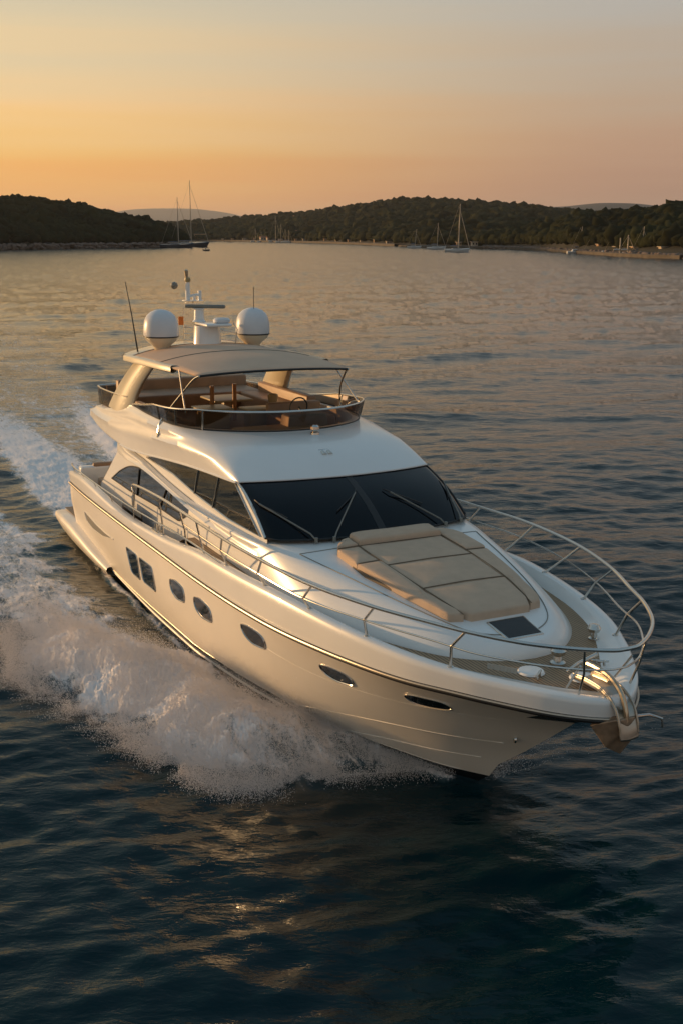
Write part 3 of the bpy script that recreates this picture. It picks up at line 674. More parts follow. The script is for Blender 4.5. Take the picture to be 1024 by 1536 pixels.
# --- brow fittings
def fit_at(o, loc, rot=(0,0,0)): o.location = loc; o.rotation_euler = rot; return o
h_ = MB(); h_.lathe([(.09,0),(.085,.03),(.05,.05)], n=18); h_.tube([(0,0,.04),(0,0,.1)], .03)
h_.lathe([(0,.19),(.05,.185),(.085,.15),(.09,.10),(.06,.07),(0,.06)], n=18); fit_at(h_.build('searchlight', M['chrome'], Y), (9.72,.12,4.38))
h_ = MB(); h_.box((0,0,.03),(.16,.2,.06)); h_.tube([(0,-.06,.07),(.12,-.06,.07)], [.03,.05], 10); h_.tube([(0,.06,.07),(.12,.06,.07)], [.03,.05], 10)
fit_at(h_.build('horn', M['chrome'], Y), (10.62,-.12,4.16), (0, R(25), 0))

# --- railings
def at_cap(x, d=.05):
    i = np.argmin(abs(bul[5][:,0]-x)); return Vector((x, float(np.interp(x, bul[5][:,0], bul[5][:,1])), float(np.interp(x, bul[5][:,0], bul[5][:,2]))))
TR = [(6.1,2.46,2.40),(6.12,2.47,2.72),(6.2,2.48,2.90),(8.05,2.52,3.03),(9.57,2.55,3.06),(11.8,2.62,3.12),(13.3,2.62,3.17),(14.8,2.48,3.17),(16.05,2.14,3.16),(17.0,1.72,3.15),(17.6,1.44,3.15),(18.2,1.05,3.15),(18.62,.62,3.15),(18.88,.22,3.15),(18.92,0,3.15)]
MR = [(9.5,2.50,2.80),(11.8,2.56,2.84),(13.2,2.56,2.88),(14.6,2.42,2.86),(15.85,2.06,2.86),(16.95,1.60,2.85),(17.6,1.35,2.85),(18.2,.92,2.85),(18.6,.5,2.85),(18.78,.16,2.85),(18.8,0,2.85)]
tr_, mr_ = crv(TR, 8), crv(MR, 8)
top_rail = MB().tube(full(tr_), .027, 10).build('guard_rail', M['chrome'], Y)
MB().tube(full(mr_), .014, 8).build('mid_rail', M['chrome'], top_rail)
ST = [(7.9,8.0),(9.3,9.4),(10.3,10.35),(11.4,11.85),(12.98,13.42),(14.38,14.95),(15.72,16.25),(17.1,17.5)]
for s in (-1, 1):
    for xb, xt in ST:
        i = np.argmin(abs(tr_[:,0]-xt)+(tr_[:,2] < 2.85)*9); t_ = tr_[i]; b = at_cap(xb)
        j = np.argmin(abs(mr_[:,0]-(xb+.35*(xt-xb)))); m = mr_[j]
        P = [(b.x, s*b.y, b.z-.01), (m[0], s*m[1], m[2]) if xb > 9.4 else (xb, s*(b.y+.02), b.z+.3), (t_[0], s*t_[1], t_[2])]
        MB().tube(P, .020, 8).build('stanchion', M['chrome'], top_rail)
        MB().lathe([(.045,0),(.045,.012),(.02,.02)], (b.x, s*b.y, b.z-.005), 12).build('stanchion_foot', M['chrome'], top_rail)
    MB().tube([(18.28,s*.40,2.47),(18.55,s*.42,2.86)], .016, 8).build('stanchion', M['chrome'], top_rail)
    MB().tube([(18.55,s*.42,2.48),(18.66,s*.45,2.80),(18.70,s*.50,3.14)], .016, 8).build('stanchion', M['chrome'], top_rail)
    MB().tube([(5.9,s*2.42,2.12),(5.92,s*2.45,2.6),(6.1,s*2.46,2.4)], .015, 8).build('stanchion', M['chrome'], top_rail)
    # low quarter rail
    q = crv([(-.42,2.20,2.05),(-.3,2.26,2.16),(.3,2.36,2.18),(2,2.42,2.22),(3.9,2.44,2.26),(5.8,2.45,2.32),(7.5,2.45,2.40),(9.2,2.46,2.50),(11.4,2.50,2.56)], 6)
    lr = MB().tube([(p[0], s*p[1], p[2]) for p in q], .018, 8).build('quarter_rail', M['chrome'], Y)
    for x in (-.2, 1.2, 2.6, 4.1, 5.9, 7.7):
        b = at_cap(x); z = float(np.interp(x, q[:,0], q[:,2])); MB().tube([(x, s*b.y, b.z-.03), (x, s*float(np.interp(x, q[:,0], q[:,1])), z)], .014, 6).build('rail_post', M['chrome'], lr)
    # side gate glass and mooring rollers on the low quarter
    MB().box((5.35, s*2.30, 1.95), (1.5, .02, .5)).build('gate_glass', M['tint'], Y)
    fc = MB(); fc.box((7.45, s*2.38, 2.16), (.42, .14, .05)); fc.tube([(7.35, s*2.38, 2.16), (7.35, s*2.38, 2.3)], .03); fc.tube([(7.55, s*2.38, 2.16), (7.55, s*2.38, 2.3)], .03); fc.build('fairlead', M['chrome'], Y)

# --- foredeck fittings
cl_ = MB(); cl_.lathe([(.11,0),(.11,.03),(.07,.06),(.06,.12),(.10,.15),(.11,.2),(.07,.24),(0,.25)], n=20)
w0 = cl_.build('windlass', M['chrome'], Y); w0.location = (17.42,.13,2.39)
c0 = MB(); c0.lathe([(.08,0),(.08,.02),(.05,.04),(.045,.12)], n=16); c0.lathe([(0,.23),(.07,.22),(.10,.17),(.08,.12),(0,.11)], n=16)
w1 = c0.build('capstan', M['chrome'], Y); w1.location = (16.86,1.22,2.39)
cc = MB(); cc.tube([(-.12,0,.07),(0,0,.06),(.12,0,.07)], [.014,.022,.014], 8); cc.tube([(-.06,0,0),(-.05,0,.08)], .018); cc.tube([(.06,0,0),(.05,0,.08)], .018)
c1 = cc.build('cleat', M['chrome'], Y); c1.location = (17.72,-.42,2.39); c1.rotation_euler = (0,0,R(-50))
for l, r_ in (((17.72,.62,2.39),50),):
    c2 = c1.copy(); C.objects.link(c2); c2.location = l; c2.rotation_euler = (0,0,R(r_)); c2.parent = Y
hl = MB(); hl.tube([(17.80,-.02,2.45),(17.86,.12,2.56),(17.90,.40,2.66)], [.016,.022,.026], 10); hl.build('windlass_handle', M['chrome'], Y)
lk = MB(); lk.lathe([(0,.03),(.17,.025),(.19,0)], n=24); l1 = lk.build('locker_lid', M['gel'], Y); l1.location = (17.50,-.38,2.39)
l2 = l1.copy(); C.objects.link(l2); l2.location = (17.98,.12,2.39); l2.parent = Y
gr = MB()
for k in range(9):
    x = 17.30+k*.038; gr.box((x, -float(np.interp(x, inner[:,0], inner[:,1]))+.0, 2.50), (.014,.04,.07), rot=R(-40))
gr.build('fairlead_grille', M['trim'], Y)
# anchor roller: curved channel over the stem, then the anchor
rc = crv([(18.10,0,2.50),(18.42,0,2.52),(18.70,0,2.49),(18.92,0,2.36),(19.03,0,2.16),(19.06,0,2.02)], 6)
G = []
for k, p in enumerate(rc):
    w = .14; tt = k/(len(rc)-1); G.append([(p[0]-.0, -w, p[2]+.05), (p[0], -w-.02, p[2]+.02), (p[0], -w, p[2]-.03), (p[0], 0, p[2]-.05), (p[0], w, p[2]-.03), (p[0], w+.02, p[2]+.02), (p[0], w, p[2]+.05)])
ar = MB(); ar.grid(G); anchor_r = ar.build('anchor_roller', M['trim'], Y, angle=60)
sm = anchor_r.modifiers.new('thick','SOLIDIFY'); sm.thickness = .012
for s in (-1, 1):
    MB().tube([(p[0], s*.145, p[2]+.05) for p in rc], .014, 8).build('roller_cheek', M['trim'], anchor_r)
an = MB()
an.tube([(p[0], 0, p[2]+.04) for p in rc[3:]], .035, 8)
anc = an.build('anchor', M['chrome2'], Y); anc.location = (-.07, 0, .14)
# plough fluke
A0 = Vector((18.95,0,2.10)); 
fk = MB(); V = [(19.08,-.15,2.12),(19.08,.15,2.12),(18.76,-.34,1.96),(18.76,.34,1.96),(18.70,0,1.82),(18.94,-.22,1.70),(18.94,.22,1.70),(19.0,0,1.58),(19.10,0,1.98),(18.62,0,2.06)]
fk.add(V, [(0,2,5,8),(2,4,7,5),(3,6,7,4),(1,8,6,3),(8,5,7,6),(0,8,1),(0,9,2),(9,4,2),(9,3,4),(0,1,9),(1,3,9)])
fk.build('fluke', pmat('worn_anchor_steel', (.34,.23,.15), .42, metal=.45, var=.25, vscale=9, bump=.3, bscale=12), anc, bevel=.02)
MB().tube([(18.95,.10,2.06),(19.12,.32,2.12),(19.22,.44,2.08),(19.22,.46,1.96)], [.022,.02,.018,.014], 8).build('stock_bar', M['chrome'], anc)


# ================================================================== WATER
rng = np.random.default_rng(7)
TAB = rng.random((256, 256))
def vnoise(x, y, k=0):
    xi = np.floor(x).astype(int); yi = np.floor(y).astype(int); fx = x-xi; fy = y-yi
    fx = fx*fx*(3-2*fx); fy = fy*fy*(3-2*fy); g = lambda a, b: TAB[(a+k*37) & 255, (b+k*91) & 255]
    return (g(xi,yi)*(1-fx)+g(xi+1,yi)*fx)*(1-fy)+(g(xi,yi+1)*(1-fx)+g(xi+1,yi+1)*fx)*fy
def fbm(x, y, o=4, gain=.5, k=0):
    s_ = 0; a = 1; t = 0
    for i in range(o): s_ = s_+a*vnoise(x*2**i+i*13.7, y*2**i+i*5.1, k+i); t += a; a *= gain
    return s_/t
def sstep(a, b, x): t = np.clip((x-a)/(b-a), 0, 1); return t*t*(3-2*t)
def sdist(x, y, poly):
    """distance to polygon, positive inside"""
    d = np.full(x.shape, 1e9); ins = np.zeros(x.shape, bool); n = len(poly)
    for k in range(n):
        x0, y0 = poly[k]; x1, y1 = poly[(k+1) % n]; ex, ey = x1-x0, y1-y0
        t = np.clip(((x-x0)*ex+(y-y0)*ey)/(ex*ex+ey*ey), 0, 1); d = np.minimum(d, np.hypot(x-x0-t*ex, y-y0-t*ey))
        c = ((y0 > y) != (y1 > y)) & (x < (x1-x0)*(y-y0)/(y1-y0+1e-12)+x0); ins ^= c
    return np.where(ins, d, -d)
SPRAY = [(15.7,-.2),(15.3,-.9),(15.05,-1.7),(14.9,-2.5),(14.8,-3.2),(14.1,-3.8),(13.3,-4.3),(12.2,-4.8),(10.8,-5.3),(9,-5.6),(7.5,-5.6),(5,-5.6),(0,-6.8),(-10,-9.5),(-30,-15),
         (-30,-9.5),(-10,-4.8),(-4,-3.5),(-1,-3.1),(2,-3.1),(5,-3.2),(6.5,-3.2),(7.8,-2.8),(8.8,-2.5),(9.8,-2.15),(11.6,-1.8),(12.8,-1.4),(14,-.9),(15,-.4)]
WASH = [(-.3,-2.0),(-.3,2.2),(-6,2.6),(-16,3.5),(-24,4.8),(-38,7.2),(-68,11.8),(-110,18),(-110,8),(-68,3.5),(-38,.4),(-20,-1.5),(-12,-2.2),(-5,-2.3)]
PORTS = [(13.5,.9),(12,2.6),(9,3.9),(4,5.2),(-4,7.4),(-16,10.5),(-16,8.4),(-4,4.6),(4,3.0),(9,2.5)]
def foam(xb, yb):
    """foam density 0..1 and extra height of the churned water, in the yacht's frame"""
    wx = xb+.8*(fbm(xb*.9, yb*.9, 3, k=3)-.5); wy = yb+1.1*(fbm(xb*.8+7, yb*.8, 4, k=5)-.5)
    a = sdist(wx, wy-.25, SPRAY); jag = fbm(xb*2.2-yb*1.2, yb*1.4, 4, .6, k=9)
    near = sstep(4.5, 9, xb)*sstep(15.8, 13.6, xb)
    inner = sstep(-.05, .9, a+(jag-.5)*1.1)
    dens = inner*np.clip(.70+.4*near, 0, 1.05)*sstep(-42, -6, xb)
    dens = dens*(1-.55*sstep(12.6, 14.6, xb))
    h = sstep(0, 1.5, a)*(.10+.42*sstep(5, 10.5, xb)*sstep(15.2, 12.6, xb))*(.45+1.1*fbm(xb*.8, yb*.8, 4, k=11))
    b = sdist(wx, wy, WASH); core = sstep(-.4, .7, b)
    ridge = np.exp(-((yb-np.interp(xb, [-70,-38,-24,-16,-8,0],[11,6.3,4.1,2.9,2.0,1.6]))/(.45+.012*np.abs(xb)))**2)
    band = sstep(1.3, -.2, yb)*sstep(-2.6, -1.7, yb-.0)
    db = core*(sstep(-42, -8, xb)*.72*np.maximum(band, .34)+ridge*.8*sstep(-34, -10, xb)+.30*sstep(-120, -60, xb)*(.5+fbm(xb*.12, yb*.9, 3, k=52)))
    c = sdist(wx, wy, PORTS); dc = sstep(-.1, .8, c)*.75
    edge = np.exp(-((a-.35)/.5)**2)*.25*sstep(-30, -2, xb)*(a > -.5)
    d = np.clip(np.maximum(np.maximum(dens+edge, db), dc), 0, 1.1)
    hb_ = core*(.12*sstep(-40, -3, xb)*fbm(xb*1.1, yb*1.1, 4, k=15)+ridge*.22*sstep(-34, -8, xb))+sstep(0, .8, c)*.2
    # thin hull-side film of white water
    hx = np.clip(xb, 0, 15.9); yw = np.interp(hx, rows[2][:,0], rows[2][:,1]); film = np.exp(-((-yb-yw-.10)/.10)**2)*(xb > .5)*(xb < 15.6)*.75*(fbm(xb*2.2, yb*2, 3, k=2) > .36)
    d = np.maximum(d, film)
    return d, h+hb_
def to_boat(X, Yw):
    c, s_ = math.cos(-PSI), math.sin(-PSI); x = X-BX; y = Yw-BY; return c*x-s_*y, s_*x+c*y
th = np.concatenate([np.linspace(-180, -40, 36)[:-1], np.linspace(-40, -21, 60)[:-1], np.linspace(-21, 21, 820), np.linspace(21, 40, 60)[1:], np.linspace(40, 180, 36)[1:]])
vv = np.concatenate([np.linspace(1350, 1, 1250)]); rr = CAM_H*1101/vv; rr = np.concatenate([[1.5, 3.5], rr[rr < 2600], [4000, 9000, 24000]])
TH, RR = np.meshgrid(np.radians(th), rr); PX = RR*np.sin(TH); PY = RR*np.cos(TH)
dr = np.gradient(rr)[:,None]*np.ones_like(TH); dth = np.gradient(np.radians(th))[None,:]*RR; cell = np.maximum(dr, dth)
Z = np.zeros_like(PX); DX = np.zeros_like(PX); DY = np.zeros_like(PX)
for k in range(84):
    lam = .35*(18/.35)**((k+rng.random())/84); ang = R(90+14)+rng.normal(0, .55); kk = 2*math.pi/lam
    amp = (.0031 if lam > 1.2 else .0042)*lam**.85*(.6+.8*rng.random()); amp = min(amp, .022)
    ph = kk*(PX*math.cos(ang)+PY*math.sin(ang))+rng.random()*6.28; w = np.clip((lam/cell-1.6)/2, 0, 1)
    Z += amp*w*np.sin(ph); c_ = np.cos(ph)*amp*w*.8; DX += c_*math.cos(ang); DY += c_*math.sin(ang)
gust = .7+.6*fbm(PX*.035, PY*.02, 3, k=4); Z *= gust; DX *= gust; DY *= gust
XB, YB = to_boat(PX, PY); F_ = np.zeros_like(PX); H_ = np.zeros_like(PX)
sel = (XB > -125) & (XB < 19) & (np.abs(YB) < 26)
F_[sel], H_[sel] = foam(XB[sel], YB[sel])
calm = np.zeros_like(PX); calm[sel] = sstep(-.1, .6, F_[sel])
Z = Z*(1-.55*calm)+H_
fine = np.zeros_like(PX); xs_, ys_ = XB[sel], YB[sel]
fv = sstep(.25, .8, F_[sel])*((fbm(xs_*4.2, ys_*4.2, 5, .74, k=21)-.5)*.30+(fbm(xs_*1.1-ys_*.5, ys_*2.6, 3, k=25)-.5)*.14)
fv *= np.clip(1.2-cell[sel]/.25, 0, 1)*(.45+.55*sstep(3, 9, xs_)); fv += sstep(.5, .9, F_[sel])*rng.normal(0, .014, xs_.shape)*np.clip(1.3-cell[sel]/.06, 0, 1)
fine[sel] = fv; Z += fine
# unresolved ripples further out: crests long across the view, about one grid row high
rw = rng.normal(0, 1, (len(rr), 200)); ci = np.interp(th, [-180,-40,-21,21,40,180], [0,12,24,160,172,184])[None,:]+rng.random((len(rr), 1))*12; c0_ = np.clip(ci.astype(int), 0, 198); fc = ci-c0_; ri_ = np.arange(len(rr))[:,None]
fc = fc*fc*(3-2*fc); nz_ = rw[ri_, c0_]*(1-fc)+rw[ri_, c0_+1]*fc
Z += nz_*.024*np.minimum(dr, 5)*sstep(.04, .5, dr)*(1-calm)*(.55+.9*fbm(PX*.02, PY*.012, 3, k=44))
# hull pushes the water away: keep the surface just outside and below the topsides
hy = np.interp(XB, rows[2][:,0], rows[2][:,1], left=0, right=0); inside = (XB > -.4) & (XB < 15.9) & (np.abs(YB) < hy+.05); Z = np.where(inside, np.minimum(Z, .02), Z)
nr, ncol = PX.shape; V = np.stack([PX+DX, PY+DY, Z], -1).reshape(-1, 3).astype(np.float32)
V = np.vstack([V, [[0, 0, 0]]]).astype(np.float32); idx = np.arange(nr*ncol).reshape(nr, ncol)
Q = np.stack([idx[:-1,:-1], idx[:-1,1:], idx[1:,1:], idx[1:,:-1]], -1).reshape(-1, 4)[:, ::-1]
me = bpy.data.meshes.new('water'); me.vertices.add(len(V)); me.vertices.foreach_set('co', V.ravel())
tri = np.stack([idx[0,:-1], idx[0,1:], np.full(ncol-1, nr*ncol)], -1)
nl = Q.size+tri.size; me.loops.add(nl); me.loops.foreach_set('vertex_index', np.concatenate([Q.ravel(), tri.ravel()]).astype(np.int32))
me.polygons.add(len(Q)+len(tri)); me.polygons.foreach_set('loop_start', np.concatenate([np.arange(len(Q))*4, Q.size+np.arange(len(tri))*3]).astype(np.int32))
me.update(); me.validate()
rg_ = np.append((.06+.11*sstep(.3, 6, dr)).ravel(), .06)
at = me.attributes.new('ripple', 'FLOAT', 'POINT'); at.data.foreach_set('value', rg_.astype(np.float32))
at = me.attributes.new('foam', 'FLOAT', 'POINT'); at.data.foreach_set('value', np.append(F_.ravel(), 0).astype(np.float32))
def water_mat():
    m = bpy.data.materials.new('sea_water'); m.use_nodes = True; t = m.node_tree; t.nodes.clear(); N = t.nodes.new; L = t.links.new
    o = N('ShaderNodeOutputMaterial'); w = N('ShaderNodeBsdfPrincipled'); f = N('ShaderNodeBsdfPrincipled'); mx = N('ShaderNodeMixShader')
    w.inputs['Base Color'].default_value = (.001,.018,.023,1); w.inputs['Roughness'].default_value = .06; w.inputs['IOR'].default_value = 1.333; w.inputs['Specular IOR Level'].default_value = .32
    f.inputs['Base Color'].default_value = (.92,.85,.81,1); f.inputs['Roughness'].default_value = .9; f.inputs['Specular IOR Level'].default_value = .15
    tc = N('ShaderNodeTexCoord'); mp = N('ShaderNodeMapping'); mp.inputs['Scale'].default_value = (.75,1.5,1); mp.inputs['Rotation'].default_value = (0,0,R(-12)); L(tc.outputs['Object'], mp.inputs[0])
    bumps = None
    for sc, di, de in ((.45,.06,2),(1.5,.038,5),(6,.011,3)):
        n = N('ShaderNodeTexNoise'); n.inputs['Scale'].default_value = sc; n.inputs['Detail'].default_value = de; n.inputs['Roughness'].default_value = .55; n.inputs['Distortion'].default_value = .3; L(mp.outputs[0], n.inputs[0])
        b = N('ShaderNodeBump'); b.inputs['Distance'].default_value = di; b.inputs['Strength'].default_value = 1.0; L(n.outputs['Fac'], b.inputs['Height'])
        if bumps: L(bumps.outputs[0], b.inputs['Normal'])
        bumps = b
    L(bumps.outputs[0], w.inputs['Normal'])
    rp_ = N('ShaderNodeAttribute'); rp_.attribute_name = 'ripple'; L(rp_.outputs['Fac'], w.inputs['Roughness'])
    a = N('ShaderNodeAttribute'); a.attribute_name = 'foam'
    # lacy foam: density against two noises
    bm = N('ShaderNodeMapping'); bm.inputs['Rotation'].default_value = (0,0,-PSI); L(tc.outputs['Object'], bm.inputs[0])
    bm2 = N('ShaderNodeMapping'); bm2.inputs['Scale'].default_value = (.6,1.7,1); L(bm.outputs[0], bm2.inputs[0])
    n1 = N('ShaderNodeTexNoise'); n1.inputs['Scale'].default_value = 2.0; n1.inputs['Detail'].default_value = 8; n1.inputs['Roughness'].default_value = .72; n1.inputs['Distortion'].default_value = .6; L(bm2.outputs[0], n1.inputs[0])
    n2 = N('ShaderNodeTexNoise'); n2.inputs['Scale'].default_value = 17; n2.inputs['Detail'].default_value = 5; n2.inputs['Roughness'].default_value = .7; L(tc.outputs['Object'], n2.inputs[0])
    def math_(op, x, y=None, z=None):
        q = N('ShaderNodeMath'); q.operation = op
        for i, v in enumerate((x, y, z)):
            if v is None: continue
            if isinstance(v, (int, float)): q.inputs[i].default_value = v
            else: L(v, q.inputs[i])
        return q.outputs[0]
    nn = math_('ADD', math_('MULTIPLY', n1.outputs['Fac'], .65), math_('MULTIPLY', n2.outputs['Fac'], .35))
    lev = math_('ADD', a.outputs['Fac'], math_('MULTIPLY', math_('SUBTRACT', nn, .5), 3.0))
    mr = N('ShaderNodeMapRange'); mr.interpolation_type = 'SMOOTHSTEP'; mr.inputs['From Min'].default_value = .34; mr.inputs['From Max'].default_value = .92; L(lev, mr.inputs[0])
    g = N('ShaderNodeMapRange'); g.inputs['From Min'].default_value = .02; g.inputs['From Max'].default_value = .2; L(a.outputs['Fac'], g.inputs[0])
    fac = math_('MULTIPLY', mr.outputs[0], g.outputs[0])
    L(fac, mx.inputs[0])
    # aerated water is paler
    cm = N('ShaderNodeMix'); cm.data_type = 'RGBA'; cm.inputs[6].default_value = (.001,.018,.023,1); cm.inputs[7].default_value = (.10,.16,.19,1); L(a.outputs['Fac'], cm.inputs[0]); L(cm.outputs[2], w.inputs['Base Color'])
    fb = N('ShaderNodeBump'); fb.inputs['Distance'].default_value = .05; fb.inputs['Strength'].default_value = .7; L(nn, fb.inputs['Height']); L(fb.outputs[0], f.inputs['Normal'])
    L(w.outputs[0], mx.inputs[1]); L(f.outputs[0], mx.inputs[2]); L(mx.outputs[0], o.inputs[0])
    return m
M['water'] = water_mat()
wat = link('water', me, M['water'], None, True); tag(wat, kind='structure')

# --- flying droplets over the bow wave: one uncountable mass
M['spray'] = pmat('spray_drops', (.90,.84,.80), .6, spec=.3)
def drops(n):
    P = []; 
    xs = rng.uniform(3.0, 15.7, n*6); ys = -rng.uniform(.3, 6.6, n*6); a = sdist(xs, ys+.9*(fbm(xs*.8+7, ys*.8, 4, k=5)-.5), SPRAY)
    d, h = foam(xs, ys)
    pr = np.exp(-((a-.15)/.30)**2)*.62+.38*(a > 0); pr *= np.where((xs < 12.6) & (ys > np.interp(xs, [3,8,12.6],[-4.4,-3.6,-2.0])), 0, 1); pr *= sstep(2.5, 8, xs)*(.35+.65*sstep(15.9, 14.6, xs))*(fbm(xs*1.5-ys*.6, ys*1.3, 4, .6, k=31) > .40)
    keep = rng.random(len(xs)) < pr; xs, ys, h, a = xs[keep][:n], ys[keep][:n], h[keep][:n], a[keep][:n]
    z = h+rng.exponential(.05, len(xs))*(1+1.2*sstep(14.8, 12, xs))+.0
    return xs, ys, z
xs, ys, z = drops(430000)
k_ = 9000; bx__ = rng.uniform(13.6, 16.1, k_); by__ = np.interp(bx__, [13.6,15,16.1],[1.5,.7,.1])+rng.exponential(.35, k_)   # thin mist on the port side of the stem
xs = np.append(xs, bx__); ys = np.append(ys, by__); z = np.append(z, rng.exponential(.12, k_)); n = len(xs); c_, s_ = math.cos(PSI), math.sin(PSI)
ctr = np.stack([BX+c_*xs-s_*ys, BY+s_*xs+c_*ys, z], 1); sz = .0018+.0034*rng.random(n)**2; sz[rng.random(n) < .02] *= 1.6
tet = np.array([[1,1,1],[1,-1,-1],[-1,1,-1],[-1,-1,1]], float); rot = rng.normal(size=(n, 1, 3))*.35
V = (ctr[:,None,:]+(tet[None]+rot)*sz[:,None,None]).reshape(-1, 3).astype(np.float32); bidx = np.arange(n)[:,None,None]*4
Fc = (bidx+np.array([[0,1,2],[0,3,1],[0,2,3],[1,3,2]])[None]).reshape(-1).astype(np.int32)
me = bpy.data.meshes.new('spray'); me.vertices.add(len(V)); me.vertices.foreach_set('co', V.ravel()); me.loops.add(len(Fc)); me.loops.foreach_set('vertex_index', Fc)
me.polygons.add(len(Fc)//3); me.polygons.foreach_set('loop_start', np.arange(0, len(Fc), 3).astype(np.int32)); me.update()
tag(link('spray', me, M['spray'], None, True), 'fine white spray drops thrown off the bow wave', 'spray', kind='stuff')

# ================================================================== LAND
def foliage(name, c):
    m = pmat(name, c, .95, spec=.05, bump=.6, bscale=1.2, var=.45, vscale=.03); return m
M['leaf'] = foliage('pine_foliage', (.020,.022,.009)); M['leaf_far'] = foliage('far_foliage', (.024,.026,.012))
M['soil'] = pmat('hill_soil', (.035,.03,.018), .95, var=.3, vscale=.1)
M['rock'] = pmat('shore_rock', (.18,.13,.10), .9, var=.35, vscale=.5, bump=1, bscale=.8)
M['farhill'] = pmat('distant_hill', (.05,.055,.05), 1, var=.2, vscale=.004)
M['quay'] = pmat('quay_stone', (.10,.08,.06), .85, var=.3, vscale=.3)
def ico():
    t = (1+5**.5)/2; v = [(-1,t,0),(1,t,0),(-1,-t,0),(1,-t,0),(0,-1,t),(0,1,t),(0,-1,-t),(0,1,-t),(t,0,-1),(t,0,1),(-t,0,-1),(-t,0,1)]
    f = [(0,11,5),(0,5,1),(0,1,7),(0,7,10),(0,10,11),(1,5,9),(5,11,4),(11,10,2),(10,7,6),(7,1,8),(3,9,4),(3,4,2),(3,2,6),(3,6,8),(3,8,9),(4,9,5),(2,4,11),(6,2,10),(8,6,7),(9,8,1)]
    v = [np.array(p)/np.linalg.norm(p) for p in v]; mid = {}; nf = []
    def m(a, b):
        k = (min(a, b), max(a, b))
        if k not in mid: q = v[a]+v[b]; v.append(q/np.linalg.norm(q)); mid[k] = len(v)-1
        return mid[k]
    for a, b, c in f: x, y, z = m(a,b), m(b,c), m(c,a); nf += [(a,x,z),(b,y,x),(c,z,y),(x,y,z)]
    return np.array(v), np.array(nf)
IV, IF = ico()
def crowns(name, pts, rad, mat, label, cat='woodland', squash=.8):
    n = len(pts); rad = np.asarray(rad).copy(); pts = np.array(pts); big = rng.random(n) < (.05 if 'wood' in name else 0); rad[big] *= 1.25; pts[big, 2] += rad[big]*.4; rad = rad[:,None,None]
    nz = 1+rng.normal(0, .20, (n, len(IV), 1)); sq = np.stack([np.ones(n), np.ones(n), squash*(.8+.5*rng.random(n))], 1)[:,None,:]
    V = (np.asarray(pts)[:,None,:]+IV[None]*nz*rad*sq).reshape(-1, 3).astype(np.float32)
    Fc = (np.arange(n)[:,None,None]*len(IV)+IF[None]).reshape(-1).astype(np.int32)
    me = bpy.data.meshes.new(name); me.vertices.add(len(V)); me.vertices.foreach_set('co', V.ravel()); me.loops.add(len(Fc)); me.loops.foreach_set('vertex_index', Fc)
    me.polygons.add(len(Fc)//3); me.polygons.foreach_set('loop_start', np.arange(0, len(Fc), 3).astype(np.int32)); me.update(); me.validate()
    return tag(link(name, me, mat, None, True), label, cat, kind='stuff')
def land(name, shore, ridge, back=120, n=90, m_=16, bank=2.0, seed=0, mat='soil', tree=None):
    """shore: (x,y) points; ridge: (x,y,z) ground crest points (same count)"""
    k = np.arange(len(shore)); t = np.linspace(0, len(shore)-1, n)
    S = np.stack([pchip(k, [p[i] for p in shore], t) for i in (0,1)], 1); Rg = np.stack([pchip(k, [p[i] for p in ridge], t) for i in (0,1,2)], 1)
    G = []; 
    for j in range(-1, m_+5):
        if j < 0: G.append(np.stack([S[:,0], S[:,1], np.full(n, -3)], 1)); continue
        u = j/m_
        if u <= 1:
            xy = S+(Rg[:,:2]-S)*u; z = bank*min(1, u*10)+(Rg[:,2]-bank)*(u**.85)*1.0
        else:
            q = (u-1)*m_/4; d = Rg[:,:2]-S; d /= np.linalg.norm(d, axis=1)[:,None]; xy = Rg[:,:2]+d*back*q; z = Rg[:,2]*(1-q**1.5)
        z = z+(fbm(xy[:,0]*.03, xy[:,1]*.03, 3, k=seed)-.5)*2.5*np.clip(u*4, 0, 1)
        G.append(np.stack([xy[:,0], xy[:,1], z], 1))
    o = MB().grid([[tuple(p) for p in g] for g in G]).build(name, M[mat]); tag(o, kind='structure')
    A = np.array(G[1:m_+3])
    def sample(cnt, lo=.06, hi=1.1):
        a = rng.uniform(lo*m_, min(hi*m_, A.shape[0]-1.01), cnt); b = rng.uniform(0, n-1.01, cnt); ia = a.astype(int); ib = b.astype(int); fa = (a-ia)[:,None]; fb = (b-ib)[:,None]
        return (A[ia,ib]*(1-fa)+A[ia+1,ib]*fa)*(1-fb)+(A[ia,ib+1]*(1-fa)+A[ia+1,ib+1]*fa)*fb
    return o, sample, S
# left headland
sh = [(-420,360),(-300,450),(-215,545),(-180,596),(-150,650),(-125,681),(-108,720),(-104,760),(-112,800)]
rg = [(-560,520,36),(-400,600,36),(-290,690,32),(-214,720,27),(-190,765,25),(-170,785,21),(-152,800,16.5),(-134,812,11),(-122,815,4)]
o, smp, S1 = land('headland', sh, rg, seed=1)
p = smp(8000, .05, 1.12); r_ = rng.uniform(1.8, 3.6, len(p)); p[:,2] += 1.5+r_*.5*rng.random(len(p)); crowns('pine_wood', p, r_, M['leaf'], 'dark pine wood covering the low headland at left', squash=.85)
# long central hill
sh = [(-420,1500),(-300,1420),(-209,1330),(-124,1290),(-79,1196),(-26,1062),(15,896),(39,760),(59,690),(86,652)]
rg = [(-480,1700,18),(-331,1700,19),(-200,1700,22),(-147,1680,26),(-95,1650,30),(-11,1600,38),(94,1500,48),(186,1400,41),(257,1300,30),(300,1200,22)]
o, smp, S2 = land('central_hill', sh, rg, back=260, n=120, m_=24, seed=2)
p = smp(21000, .03, 1.08); r_ = rng.uniform(2.6, 5.0, len(p)); p[:,2] += 1+r_*.5*rng.random(len(p)); crowns('hill_wood', p, r_, M['leaf_far'], 'dense mixed wood over the long hill beyond the bay', squash=.7)
